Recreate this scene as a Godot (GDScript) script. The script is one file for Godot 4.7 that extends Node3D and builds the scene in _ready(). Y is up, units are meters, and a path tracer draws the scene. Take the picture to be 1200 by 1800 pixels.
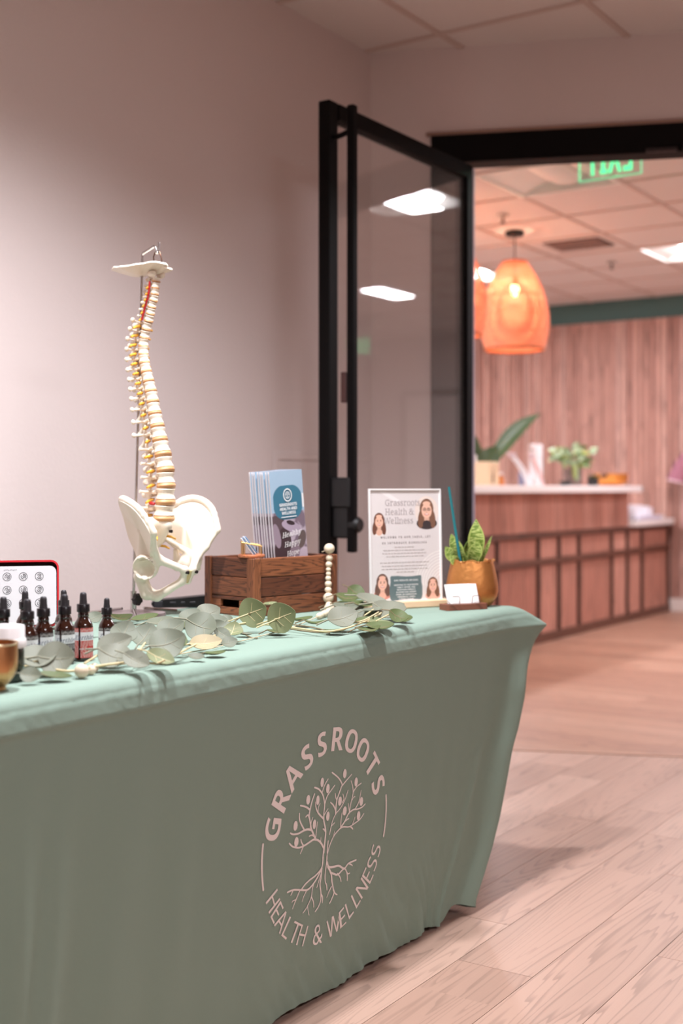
extends Node3D
# Units are metres. World axes: -Z runs along the left wall and the table, +X points away from that wall into the room.

const YAW := 33.54
const CEIL := 2.85
const CEIL_FAR := 2.725
const TOP := 0.745
var mats := {}
var used := {}
var fnt: SystemFont
var fnt_bold: SystemFont
var fnt_serif: SystemFont
var rng := RandomNumberGenerator.new()

# ------------------------------------------------------------------ mesh builder
class B:
	var st := SurfaceTool.new()
	var g := 0
	var u_ax := Vector3(1, 1, 0)
	var v_ax := Vector3(0, 0, 1)
	var us := 1.0
	var vs := 1.0
	var uo := Vector2.ZERO
	var n := 0
	func _init() -> void:
		st.begin(Mesh.PRIMITIVE_TRIANGLES)
	func flat() -> void:
		st.set_smooth_group(-1)
	func smooth() -> void:
		g += 1
		st.set_smooth_group(g)
	func v(p: Vector3) -> void:
		st.set_uv(Vector2(p.dot(u_ax) * us + uo.x, p.dot(v_ax) * vs + uo.y))
		st.add_vertex(p)
		n += 1
	func vu(p: Vector3, uv: Vector2) -> void:
		st.set_uv(uv)
		st.add_vertex(p)
		n += 1
	func tri(a: Vector3, b: Vector3, c: Vector3) -> void:
		v(a); v(b); v(c)
	func quad(a: Vector3, b: Vector3, c: Vector3, d: Vector3) -> void:
		v(a); v(b); v(c); v(a); v(c); v(d)
	func tri_out(a: Vector3, b: Vector3, c: Vector3, o: Vector3) -> void:
		var nn := (b - a).cross(c - a)
		if nn.length_squared() < 1e-18:
			return
		if nn.dot((a + b + c) / 3.0 - o) > 0.0:
			tri(a, c, b)
		else:
			tri(a, b, c)
	func quad_out(a: Vector3, b: Vector3, c: Vector3, d: Vector3, o: Vector3) -> void:
		tri_out(a, b, c, o)
		tri_out(a, c, d, o)
	# chamfered box
	func box(c: Vector3, s: Vector3, bev := 0.002, xf := Transform3D()) -> void:
		flat()
		var h := s * 0.5
		var b: float = minf(bev, minf(h.x, minf(h.y, h.z)) * 0.9)
		var o := xf * c
		var P := func(sx: float, sy: float, sz: float, ax: int) -> Vector3:
			var q := Vector3(h.x - (0.0 if ax == 0 else b), h.y - (0.0 if ax == 1 else b), h.z - (0.0 if ax == 2 else b))
			return xf * (c + Vector3(q.x * sx, q.y * sy, q.z * sz))
		for s1 in [-1.0, 1.0]:
			quad_out(P.call(s1, -1, -1, 0), P.call(s1, 1, -1, 0), P.call(s1, 1, 1, 0), P.call(s1, -1, 1, 0), o)
			quad_out(P.call(-1, s1, -1, 1), P.call(1, s1, -1, 1), P.call(1, s1, 1, 1), P.call(-1, s1, 1, 1), o)
			quad_out(P.call(-1, -1, s1, 2), P.call(1, -1, s1, 2), P.call(1, 1, s1, 2), P.call(-1, 1, s1, 2), o)
			if b > 0.0:
				for s2 in [-1.0, 1.0]:
					quad_out(P.call(s1, s2, -1, 0), P.call(s1, s2, 1, 0), P.call(s1, s2, 1, 1), P.call(s1, s2, -1, 1), o)
					quad_out(P.call(s1, -1, s2, 0), P.call(s1, 1, s2, 0), P.call(s1, 1, s2, 2), P.call(s1, -1, s2, 2), o)
					quad_out(P.call(-1, s1, s2, 1), P.call(1, s1, s2, 1), P.call(1, s1, s2, 2), P.call(-1, s1, s2, 2), o)
					for s3 in [-1.0, 1.0]:
						tri_out(P.call(s1, s2, s3, 0), P.call(s1, s2, s3, 1), P.call(s1, s2, s3, 2), o)
	# profile of (radius, height) from the bottom outside up; sx, sz squash it
	func lathe(prof: Array, segs := 24, xf := Transform3D(), sx := 1.0, sz := 1.0, shape = null) -> void:
		smooth()
		for i in prof.size() - 1:
			var a: Vector2 = prof[i]
			var b: Vector2 = prof[i + 1]
			if i > 0 and absf((prof[i] - prof[i - 1]).angle_to(b - a)) > 0.7:
				smooth()
			for k in segs:
				var t0 := TAU * k / segs
				var t1 := TAU * (k + 1) / segs
				var m0 := 1.0
				var m1 := 1.0
				if shape != null:
					m0 = shape.call(t0)
					m1 = shape.call(t1)
				var p := xf * Vector3(cos(t0) * a.x * sx * m0, a.y, sin(t0) * a.x * sz * m0)
				var q := xf * Vector3(cos(t1) * a.x * sx * m1, a.y, sin(t1) * a.x * sz * m1)
				var r := xf * Vector3(cos(t1) * b.x * sx * m1, b.y, sin(t1) * b.x * sz * m1)
				var s := xf * Vector3(cos(t0) * b.x * sx * m0, b.y, sin(t0) * b.x * sz * m0)
				var u0 := Vector2(float(k) / segs, float(i) / prof.size())
				var u1 := Vector2(float(k + 1) / segs, float(i + 1) / prof.size())
				if a.x > 1e-6:
					vu(p, u0); vu(q, Vector2(u1.x, u0.y)); vu(r, u1)
				if b.x > 1e-6:
					vu(p, u0); vu(r, u1); vu(s, Vector2(u0.x, u1.y))
	func tube(pts: Array, rad, segs := 8, caps := true, squash := 1.0) -> void:
		smooth()
		var rings := []
		var up := Vector3.UP
		var t := Vector3.ZERO
		for i in pts.size():
			var a: Vector3 = pts[maxi(i - 1, 0)]
			var b: Vector3 = pts[mini(i + 1, pts.size() - 1)]
			t = (b - a).normalized()
			if i == 0:
				up = Vector3.RIGHT if absf(t.y) > 0.9 else Vector3.UP
			up = (up - t * up.dot(t)).normalized()
			var side := t.cross(up)
			var r: float = rad[i] if rad is Array else rad
			var ring := []
			for k in segs + 1:
				var an := TAU * k / segs
				ring.append(pts[i] + (side * cos(an) * squash + up * sin(an)) * r)
			rings.append(ring)
		for i in rings.size() - 1:
			for k in segs:
				var u0 := Vector2(float(k) / segs, float(i) / (rings.size() - 1))
				var u1 := Vector2(float(k + 1) / segs, float(i + 1) / (rings.size() - 1))
				vu(rings[i][k], u0); vu(rings[i][k + 1], Vector2(u1.x, u0.y)); vu(rings[i + 1][k + 1], u1)
				vu(rings[i][k], u0); vu(rings[i + 1][k + 1], u1); vu(rings[i + 1][k], Vector2(u0.x, u1.y))
		if caps:
			flat()
			for e in [0, rings.size() - 1]:
				var o: Vector3 = pts[1] if e == 0 else pts[rings.size() - 2]
				for k in segs:
					tri_out(pts[e], rings[e][k], rings[e][k + 1], o)
	func ball(c: Vector3, r: Vector3, segs := 16, xf := Transform3D()) -> void:
		var prof := []
		var m := maxi(segs / 2, 4)
		for i in m + 1:
			var a := -PI / 2 + PI * i / m
			prof.append(Vector2(maxf(cos(a), 0.0) if i > 0 and i < m else 0.0, sin(a)))
		lathe(prof, segs, xf * Transform3D(Basis().scaled(r), c))
	# polygon in the XY plane of xf, from z = 0 to z = h
	func prism(poly: PackedVector2Array, h: float, xf := Transform3D(), both := true) -> void:
		flat()
		var pl := poly
		if Geometry2D.is_polygon_clockwise(pl):
			pl = pl.duplicate()
			pl.reverse()
		var idx := Geometry2D.triangulate_polygon(pl)
		for i in range(0, idx.size(), 3):
			var a := pl[idx[i]]
			var b := pl[idx[i + 1]]
			var c := pl[idx[i + 2]]
			if (b - a).cross(c - a) < 0.0:
				var tt := b
				b = c
				c = tt
			tri(xf * Vector3(a.x, a.y, h), xf * Vector3(c.x, c.y, h), xf * Vector3(b.x, b.y, h))
			if both:
				tri(xf * Vector3(a.x, a.y, 0), xf * Vector3(b.x, b.y, 0), xf * Vector3(c.x, c.y, 0))
		if h != 0.0:
			for i in pl.size():
				var a := pl[i]
				var b := pl[(i + 1) % pl.size()]
				quad(xf * Vector3(a.x, a.y, 0), xf * Vector3(a.x, a.y, h), xf * Vector3(b.x, b.y, h), xf * Vector3(b.x, b.y, 0))
	# surface f(u, v), u and v from 0 to 1, with a thickness
	func sheet(f: Callable, nu: int, nv: int, th := 0.0) -> void:
		var P := []
		for i in nu + 1:
			var row := []
			for j in nv + 1:
				row.append(f.call(float(i) / nu, float(j) / nv))
			P.append(row)
		var N := []
		for i in nu + 1:
			var row := []
			for j in nv + 1:
				var du: Vector3 = P[mini(i + 1, nu)][j] - P[maxi(i - 1, 0)][j]
				var dv: Vector3 = P[i][mini(j + 1, nv)] - P[i][maxi(j - 1, 0)]
				row.append(du.cross(dv).normalized() * th)
			N.append(row)
		smooth()
		for i in nu:
			for j in nv:
				var u0 := Vector2(float(i) / nu, float(j) / nv)
				var u1 := Vector2(float(i + 1) / nu, float(j + 1) / nv)
				var a: Vector3 = P[i][j] + N[i][j]
				var b: Vector3 = P[i + 1][j] + N[i + 1][j]
				var c: Vector3 = P[i + 1][j + 1] + N[i + 1][j + 1]
				var d: Vector3 = P[i][j + 1] + N[i][j + 1]
				vu(a, u0); vu(c, u1); vu(b, Vector2(u1.x, u0.y))
				vu(a, u0); vu(d, Vector2(u0.x, u1.y)); vu(c, u1)
		if th > 0.0:
			smooth()
			for i in nu:
				for j in nv:
					var u0 := Vector2(float(i) / nu, float(j) / nv)
					var u1 := Vector2(float(i + 1) / nu, float(j + 1) / nv)
					vu(P[i][j], u0); vu(P[i + 1][j], Vector2(u1.x, u0.y)); vu(P[i + 1][j + 1], u1)
					vu(P[i][j], u0); vu(P[i + 1][j + 1], u1); vu(P[i][j + 1], Vector2(u0.x, u1.y))
			flat()
			for i in nu:
				for j in [0, nv]:
					var o: Vector3 = (P[i][1 if j == 0 else nv - 1])
					quad_out(P[i][j], P[i + 1][j], P[i + 1][j] + N[i + 1][j], P[i][j] + N[i][j], o)
			for j in nv:
				for i in [0, nu]:
					var o: Vector3 = (P[1 if i == 0 else nu - 1][j])
					quad_out(P[i][j], P[i][j + 1], P[i][j + 1] + N[i][j + 1], P[i][j] + N[i][j], o)
	# surface nets of f < 0
	func nets(f: Callable, lo: Vector3, hi: Vector3, c: float) -> void:
		smooth()
		var nx := int(ceil((hi.x - lo.x) / c)) + 1
		var ny := int(ceil((hi.y - lo.y) / c)) + 1
		var nz := int(ceil((hi.z - lo.z) / c)) + 1
		var val := PackedFloat32Array()
		val.resize(nx * ny * nz)
		val.fill(1.0)
		# coarse pass first: skip blocks far from the surface
		var s := 4
		for i in range(0, nx, s):
			for j in range(0, ny, s):
				for k in range(0, nz, s):
					var mid := lo + Vector3(i + s * 0.5, j + s * 0.5, k + s * 0.5) * c
					var d: float = f.call(mid)
					if absf(d) > c * s * 1.1:
						if d < 0.0:
							for a in range(i, mini(i + s, nx)):
								for b in range(j, mini(j + s, ny)):
									for e in range(k, mini(k + s, nz)):
										val[(a * ny + b) * nz + e] = -1.0
						continue
					for a in range(i, mini(i + s, nx)):
						for b in range(j, mini(j + s, ny)):
							for e in range(k, mini(k + s, nz)):
								val[(a * ny + b) * nz + e] = f.call(lo + Vector3(a, b, e) * c)
		var vert := {}
		var off := [0, 1, nz, nz + 1, ny * nz, ny * nz + 1, ny * nz + nz, ny * nz + nz + 1]
		var cp := [Vector3(0, 0, 0), Vector3(0, 0, 1), Vector3(0, 1, 0), Vector3(0, 1, 1), Vector3(1, 0, 0), Vector3(1, 0, 1), Vector3(1, 1, 0), Vector3(1, 1, 1)]
		var ed := [[0, 1], [2, 3], [4, 5], [6, 7], [0, 2], [1, 3], [4, 6], [5, 7], [0, 4], [1, 5], [2, 6], [3, 7]]
		for i in nx - 1:
			for j in ny - 1:
				for k in nz - 1:
					var b := (i * ny + j) * nz + k
					var neg := 0
					for q in 8:
						if val[b + off[q]] < 0.0:
							neg += 1
					if neg == 0 or neg == 8:
						continue
					var sum := Vector3.ZERO
					var m := 0
					for e in ed:
						var v0 := val[b + off[e[0]]]
						var v1 := val[b + off[e[1]]]
						if (v0 < 0.0) != (v1 < 0.0):
							sum += (cp[e[0]] as Vector3).lerp(cp[e[1]], v0 / (v0 - v1))
							m += 1
					vert[b] = lo + (Vector3(i, j, k) + sum / m) * c
		var dirs := [ny * nz, nz, 1]
		for i in range(1, nx - 1):
			for j in range(1, ny - 1):
				for k in range(1, nz - 1):
					var b := (i * ny + j) * nz + k
					for ax in 3:
						var s0 := val[b] < 0.0
						if s0 == (val[b + dirs[ax]] < 0.0):
							continue
						var d1: int = dirs[(ax + 1) % 3]
						var d2: int = dirs[(ax + 2) % 3]
						if not (vert.has(b) and vert.has(b - d1) and vert.has(b - d2) and vert.has(b - d1 - d2)):
							continue
						if s0:
							quad(vert[b], vert[b - d2], vert[b - d1 - d2], vert[b - d1])
						else:
							quad(vert[b], vert[b - d1], vert[b - d1 - d2], vert[b - d2])
	func done() -> ArrayMesh:
		st.generate_normals()
		st.index()
		return st.commit()

# ------------------------------------------------------------------ scene helpers
func numbered(base: String) -> String:
	if not used.has(base):
		used[base] = 0
		return base
	used[base] += 1
	return "%s_%03d" % [base, used[base]]

func tag(o: Node3D, label: String, category: String, group := "") -> void:
	o.set_meta("label", label)
	o.set_meta("category", category)
	if group != "":
		o.set_meta("group", group)

func thing(called: String, label: String, category: String, at := Vector3.ZERO, turn := 0.0, group := "") -> Node3D:
	var o := Node3D.new()
	o.name = numbered(called)
	add_child(o)
	o.position = at
	o.rotation.y = turn
	tag(o, label, category, group)
	return o

func part(parent: Node3D, called: String, m: Mesh, mat: Material, label := "") -> MeshInstance3D:
	var o := MeshInstance3D.new()
	o.name = called
	o.mesh = m
	o.material_override = mat
	parent.add_child(o, true)
	if label != "":
		o.set_meta("label", label)
	return o

func whole(called: String, label: String, category: String, m: Mesh, mat: Material, at := Vector3.ZERO, turn := 0.0, group := "") -> MeshInstance3D:
	var o := part(self, numbered(called), m, mat)
	o.position = at
	o.rotation.y = turn
	tag(o, label, category, group)
	return o

func struct(called: String, m: Mesh, mat: Material) -> MeshInstance3D:
	var o := part(self, numbered(called), m, mat)
	o.set_meta("kind", "structure")
	return o

func boxm(s: Vector3, bev := 0.002, c := Vector3.ZERO) -> ArrayMesh:
	var b := B.new()
	b.box(c, s, bev)
	return b.done()

func mat(key: String, c: Color, rough := 0.7, metal := 0.0) -> StandardMaterial3D:
	if mats.has(key):
		return mats[key]
	var m := StandardMaterial3D.new()
	m.resource_name = key
	m.albedo_color = c
	m.roughness = rough
	m.metallic = metal
	mats[key] = m
	return m

func c8(r: int, g: int, b: int) -> Color:
	return Color(r / 255.0, g / 255.0, b / 255.0)

# a grain picture: lines along y; cath > 0 bends them into long arches
func grain(w: int, h: int, lines: float, cath: float, depth: float, sd: int) -> ImageTexture:
	var im := Image.create(w, h, false, Image.FORMAT_RGB8)
	var n1 := FastNoiseLite.new()
	n1.seed = sd
	n1.noise_type = FastNoiseLite.TYPE_SIMPLEX_SMOOTH
	n1.frequency = 1.0
	n1.fractal_type = FastNoiseLite.FRACTAL_NONE
	for x in w:
		for y in h:
			var u := float(x) / w
			var v := float(y) / h
			# wraps both ways: noise is read on a torus-like loop of large radius
			var a := n1.get_noise_3d(u * 4.0, v * 1.6, 0.0)
			var b := n1.get_noise_3d(u * 26.0, v * 2.4, 9.0)
			var q := u * lines + a * cath + b * 0.35
			var s := q - floorf(q)
			var line := smoothstep(0.55, 0.95, s) * (1.0 - smoothstep(0.95, 1.0, s))
			var fine := n1.get_noise_3d(u * 190.0, v * 9.0, 3.0)
			var g := 1.0 - depth * line * (0.6 + 0.8 * (n1.get_noise_3d(u * 3.0, v * 3.0, 20.0) * 0.5 + 0.5)) - depth * 0.22 * maxf(fine, 0.0) + 0.05 * a
			im.set_pixel(x, y, Color(clampf(g, 0, 1), clampf(g, 0, 1), clampf(g, 0, 1)))
	im.generate_mipmaps()
	return ImageTexture.create_from_image(im)

func noise_tex(freq: float, sd: int, lo: float, hi: float, normal := false, bump := 4.0) -> NoiseTexture2D:
	var n := FastNoiseLite.new()
	n.seed = sd
	n.frequency = freq
	n.fractal_octaves = 4
	var t := NoiseTexture2D.new()
	t.width = 256
	t.height = 256
	t.seamless = true
	t.noise = n
	if normal:
		t.as_normal_map = true
		t.bump_strength = bump
	else:
		var gr := Gradient.new()
		gr.set_color(0, Color(lo, lo, lo))
		gr.set_color(1, Color(hi, hi, hi))
		t.color_ramp = gr
	return t

func arrays_of(text: String, font: Font, size: int, spacing := 0.0) -> Array:
	var tm := TextMesh.new()
	tm.text = text
	tm.font = font
	tm.font_size = size
	tm.pixel_size = 1.0 / size
	tm.depth = 0.0
	tm.curve_step = 2.0 if size < 40 else 1.0
	return tm.get_mesh_arrays()

# flat lettering put onto a plane: xf maps (x, y, 0) with letter height 1 em
func text_to(b: B, text: String, font: Font, xf: Transform3D, em: float, track := 0.0) -> void:
	b.flat()
	if track == 0.0:
		_glyphs(b, arrays_of(text, font, 32), xf, em, Vector3.ZERO)
	else:
		var wid := []
		var total := 0.0
		for ch in text:
			var w := font.get_string_size(ch, HORIZONTAL_ALIGNMENT_LEFT, -1, 32).x / 32.0 + track
			wid.append(w)
			total += w
		var x := -total * 0.5
		for i in text.length():
			if text[i] != " ":
				_glyphs(b, arrays_of(text[i], font, 32), xf, em, Vector3(x + wid[i] * 0.5, 0, 0))
			x += wid[i]

func _glyphs(b: B, ar: Array, xf: Transform3D, em: float, off: Vector3) -> void:
	if ar.is_empty() or ar[Mesh.ARRAY_VERTEX] == null:
		return
	var vs: PackedVector3Array = ar[Mesh.ARRAY_VERTEX]
	var ix: PackedInt32Array = ar[Mesh.ARRAY_INDEX]
	for i in range(0, ix.size(), 3):
		b.tri(xf * ((vs[ix[i]] + off) * em), xf * ((vs[ix[i + 1]] + off) * em), xf * ((vs[ix[i + 2]] + off) * em))
const LOGO_TREE := ("2.6 -6 -15 -5 -5 -4 3 -5 8 -8 16 -8 23 -7 30 -9 37 -12 42 -18 47 -25 50 ; 1.8 -12 42 -8 48 -2 53 ; 1.8 -7 30 -3 37 3 41 9 45 ; 2.2 -8 17 -18 25 -22 31 -23 36 ; 1.4 -18 25 -18 30 -15 33 ; 1.4 -8 20 -4 23 -1 25 ; " +
	"2 -5 5 -7 7 -9 8 ; 2.4 -6 -11 -12 -4 -18 0 -25 2 -33 1 -40 0 -47 0 -55 3 -60 7 ; 1.8 -40 0 -43 4 -44 7 ; 1.6 -40 0 -42 -3 -44 -6 ; 1.4 -13 -4 -12 -2 -12 1 ; 2.6 -21 1 -25 7 -29 13 -31 19 -33 26 -32 31 -29 38 -25 44 ; " +
	"2.2 -32 31 -38 35 -46 38 ; 2 -33 24 -35 27 -38 26 ; 1.6 -31 15 -29 20 -27 23 ; 2.4 -29 12 -35 14 -41 14 -48 13 -55 14 -59 16 ; 2 -40 15 -45 22 -47 27 -47 31 ; 1.6 -21 3 -20 10 -19 17 ; " +
	"1.8 -24 5 -28 7 -32 7 ; 1.8 1 -17 4 -11 10 -4 17 0 24 2 34 0 44 1 53 3 59 7 ; 1.4 40 1 42 4 44 7 ; 2 36 0 40 -3 41 -4 ; 1.4 10 -4 11 -1 12 1 ; 1.6 21 2 21 9 22 16 ; " +
	"2 21 2 27 7 32 13 40 15 47 14 55 14 61 16 ; 1.6 28 7 31 8 33 8 ; 1.6 44 15 50 21 53 31 ; 1.8 33 13 35 21 38 28 39 32 38 38 35 44 ; 1.6 39 32 45 36 53 38 ; 1.4 33 15 32 19 31 23 ; " +
	"1.2 38 25 40 27 43 27 ; 1.6 3 0 5 6 7 11 12 17 19 21 25 27 30 36 ; 1.4 5 7 8 8 11 9 ; 1.6 22 26 24 29 22 34 ; 2.2 12 17 12 24 13 30 15 34 19 41 20 44 14 51 4 58 ; 1.6 20 42 27 46 36 50 ; " +
	"2 12 20 8 26 3 30 ; 1.6 13 30 11 33 10 37 ; 2.4 -6 -10 -7 -17 -7 -23 -9 -29 -18 -33 -27 -34 -35 -36 -40 -39 ; 2.4 -9 -30 -14 -35 -20 -39 -28 -42 -34 -42 -44 -39 -52 -37 -60 -37 ; 1.6 -52 -37 -54 -40 -55 -41 ; 1.6 -43 -40 -47 -46 -52 -54 ; " +
	"1.4 -48 -47 -52 -47 -53 -48 ; 1.4 -33 -43 -37 -47 -39 -51 ; 1.8 -21 -40 -23 -45 -24 -51 -29 -57 -37 -62 ; 1.4 -30 -57 -29 -62 -27 -67 ; 1.6 -24 -51 -20 -57 -19 -62 ; 1.6 -9 -34 -12 -39 -15 -45 ; " +
	"2.2 -8 -29 -9 -38 -10 -44 -8 -52 -8 -59 -11 -63 -16 -67 ; 2 -8 -53 -5 -57 -5 -62 ; 2.2 0 -19 0 -24 -1 -30 -2 -38 -1 -44 1 -47 2 -52 ; 2.6 1 -26 4 -31 12 -33 20 -34 29 -39 36 -36 49 -36 ; 1.6 38 -37 42 -39 43 -40 ; 2.4 2 -30 8 -38 10 -47 12 -54 13 -58 7 -66 ; " +
	"1.8 12 -55 15 -59 18 -61 ; 1.6 9 -51 5 -55 2 -59 ; 2.2 7 -37 13 -40 19 -42 29 -39 34 -45 35 -52 ; 1.6 34 -44 36 -46 39 -46 ; 1.8 18 -41 22 -45 24 -50 ; 2.2 1 -6 0 -13 0 -19 ; ")
const LOGO_SEEDS := "24 53;44 41;54 20;50 7;26 17;18 28;-2 44;-12 52;-19 37;-35 41;-24 16;-52 21;-50 6;-1 18"
const LEAVES := ("-1573 -1450 29 63 5 35 0 ; -1545 -1468 12 61 0 55 0 ; -1503 -1424 5 55 -8 10 2 ; -1513 -1382 5 35 -10 50 1 ; -1642 -1482 31 42 20 40 1 ; " +
	"-1537 -1597 39 64 24 48 0 ; -1594 -1681 47 55 70 48 1 ; -1501 -1561 12 60 -22 48 0 ; -1452 -1562 9 53 -35 48 0 ; -1600 -1744 34 61 65 48 1 ; " +
	"-1494 -1688 16 67 20 48 1 ; -1525 -1760 29 34 80 48 2 ; -1635 -1856 34 60 25 50 1 ; -1546 -1717 11 29 -20 48 1 ; -1446 -1615 6 52 -25 48 4 ; " +
	"-1875 -1889 42 33 30 48 1 ; -2026 -2125 10 56 10 15 2 ; -1961 -2138 10 64 15 20 2 ; -1871 -2090 12 62 5 20 1 ; -1803 -2174 29 57 20 50 0 ; " +
	"-1715 -2083 22 64 10 50 1 ; -1820 -2132 24 54 40 45 1 ; -1615 -1926 24 66 -25 55 1 ; -1524 -1830 12 63 12 45 3 ; -1470 -1793 5 40 5 8 2 ; " +
	"-1570 -1971 26 41 75 48 4 ; -1576 -1946 20 39 -40 48 1 ; -1515 -1891 5 33 20 40 1 ; -1746 -2169 20 28 10 50 1 ; -1464 -1732 5 31 -15 30 1 ; " +
	"-1672 -1936 31 42 -45 20 2 ; -1615 -1977 26 40 -60 50 1 ; -1646 -2136 46 62 20 120 4 ; -1548 -2106 42 62 22 120 4 ; -1582 -2139 3 46 10 5 2 ; " +
	"-1794 -2396 34 36 25 10 4 ; -1624 -2291 15 49 12 8 2 ; -1565 -2256 14 50 -8 8 2 ; -1619 -2069 5 38 -30 10 1 ; -1500 -2267 7 70 18 45 0 ; " +
	"-1432 -2268 5 52 0 12 2 ; -1498 -2365 12 59 8 15 2 ; -1428 -2307 9 62 -5 15 2 ; -1521 -2498 12 83 -28 35 0 ; -1614 -2566 37 78 -12 30 0 ; " +
	"-1556 -2582 29 50 -38 25 1 ; -1650 -2524 19 80 6 15 1 ; -1560 -2450 14 56 5 35 1 ; -1733 -2683 44 50 -38 55 2 ; -1721 -2628 34 63 -10 20 2 ; " +
	"-1679 -2579 27 65 5 10 2 ; -1610 -2529 29 55 -15 15 2 ; -1470 -2491 5 32 -35 30 2 ; -1454 -2349 11 56 12 12 4 ; -1482 -2210 5 49 10 10 2 ; " +
	"-1456 -2431 6 47 -30 40 2 ; -1543 -2460 26 53 25 20 1 ; -1774 -2634 12 44 20 15 2 ; ")
const STEMS := ("22 -1612 -1439 14 -1578 -1461 14 -1510 -1460 12 -1502 -1511 14 -1476 -1552 18 -1481 -1625 16 -1474 -1674 14 -1516 -1768 16 -1579 -1921 20 -1665 -2111 20 -1646 -2189 14 -1576 -2198 10 -1478 -2165 12 -1464 -2230 14 -1501 -2382 18 -1537 -2489 24 -1652 -2621 28 ; 20 -1591 -1423 8 -1550 -1435 8 -1516 -1435 10 ; " +
	"18 -1605 -1440 22 -1568 -1439 26 -1557 -1454 28 ; 18 -1514 -1501 20 -1520 -1529 26 -1541 -1585 34 ; " +
	"18 -1483 -1589 20 -1505 -1627 30 -1541 -1680 34 ; 18 -1472 -1597 14 -1442 -1600 14 -1429 -1608 20 ; " +
	"18 -1491 -1601 16 -1491 -1636 20 -1488 -1656 22 ; 14 -1669 -2101 28 -1668 -2123 36 -1648 -2129 44 ; " +
	"18 -1610 -2104 24 -1576 -2096 34 -1545 -2094 42 ; 15 -1576 -2156 14 -1518 -2159 10 -1470 -2174 8 ; " +
	"14 -1599 -2220 14 -1553 -2219 12 -1498 -2198 10 ; 18 -1656 -2069 22 -1651 -2103 24 -1661 -2146 22 ; " +
	"18 -1488 -2291 18 -1469 -2307 24 -1514 -2439 28 ; 18 -1521 -2389 24 -1543 -2460 30 -1557 -2501 34 ; " +
	"18 -1465 -2348 18 -1471 -2386 22 -1477 -2426 26 ; 14 -1632 -2079 8 -1588 -2052 4 -1569 -2051 3 ; ")

# ------------------------------------------------------------------ the door wall runs from the corner at 22.5 degrees
const WA := 0.3926991
var W0 := Vector3(-2.728, 0, -4.341)
func wdir() -> Vector3:
	return Vector3(cos(WA), 0, -sin(WA))
func wnor() -> Vector3:
	return Vector3(sin(WA), 0, cos(WA))
func wall_at(s: float, y: float, out := 0.0) -> Vector3:
	return W0 + wdir() * s + Vector3.UP * y + wnor() * out
func wall_xf(s: float, y: float, out := 0.0) -> Transform3D:
	return Transform3D(Basis(wdir(), Vector3.UP, wnor()), wall_at(s, y, out))

func clipped_prisms(rect: PackedVector2Array, area: PackedVector2Array) -> Array:
	return Geometry2D.intersect_polygons(rect, area)

func troffer(x: float, y: float, z: float, lx: float, lz: float, lit: bool, label: String, power: float, tint := Color(1, 0.94, 0.9)) -> void:
	var t := thing("ceiling_light", label, "ceiling light", Vector3(x, y, z), 0.0, "")
	var white := mat("troffer_white", c8(236, 233, 228), 0.5)
	var b := B.new()
	var hx := lx * 0.5
	var hz := lz * 0.5
	for s in [-1.0, 1.0]:
		b.box(Vector3(s * (hx - 0.012), 0.004, 0), Vector3(0.024, 0.02, lz), 0.002)
		b.box(Vector3(0, 0.004, s * (hz - 0.012)), Vector3(lx - 0.05, 0.02, 0.024), 0.002)
	part(t, "frame", b.done(), white)
	b = B.new()
	# sloping reflector wings up to the trough, and the end plates
	b.flat()
	for s in [-1.0, 1.0]:
		b.quad_out(Vector3(s * (hx - 0.02), 0.005, -hz + 0.02), Vector3(s * (hx - 0.02), 0.005, hz - 0.02), Vector3(s * 0.10, 0.07, hz - 0.02), Vector3(s * 0.10, 0.07, -hz + 0.02), Vector3(s * hx * 0.7, 1.0, 0))
		b.quad_out(Vector3(-hx, 0.005, s * (hz - 0.02)), Vector3(hx, 0.005, s * (hz - 0.02)), Vector3(hx, 0.09, s * (hz - 0.02)), Vector3(-hx, 0.09, s * (hz - 0.02)), Vector3(0, 0.05, s * 2.0))
	b.box(Vector3(0, 0.095, 0), Vector3(lx - 0.04, 0.03, lz - 0.04), 0.0)
	part(t, "reflector", b.done(), white)
	b = B.new()
	b.smooth()
	var prof := []
	for i in 13:
		var a := PI * i / 12
		prof.append(Vector2(cos(a) * 0.10, 0.068 - sin(a) * 0.045))
	for i in 12:
		for k in 1:
			var p0: Vector2 = prof[i]
			var p1: Vector2 = prof[i + 1]
			b.quad_out(Vector3(p0.x, p0.y, -hz + 0.03), Vector3(p0.x, p0.y, hz - 0.03), Vector3(p1.x, p1.y, hz - 0.03), Vector3(p1.x, p1.y, -hz + 0.03), Vector3(0, 0.075, 0))
	var lens: StandardMaterial3D
	if lit:
		lens = mat("lamp_lens", Color(0.95, 0.95, 0.95), 0.4)
		lens.emission_enabled = true
		lens.emission = tint
		lens.emission_energy_multiplier = 20.0
	else:
		lens = mat("dark_lens", c8(238, 234, 228), 0.45)
	part(t, "lens", b.done(), lens)
	if lit:
		var l := AreaLight3D.new()
		l.name = "lamp"
		t.add_child(l, true)
		l.area_size = Vector2(0.2, lz - 0.06)
		l.position = Vector3(0, -0.012, 0)
		l.rotation.x = -PI / 2
		l.light_color = tint
		l.light_energy = power
		l.area_normalize_energy = true
		l.area_range = 14.0
		l.area_attenuation = 2.0
		l.shadow_enabled = true

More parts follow.
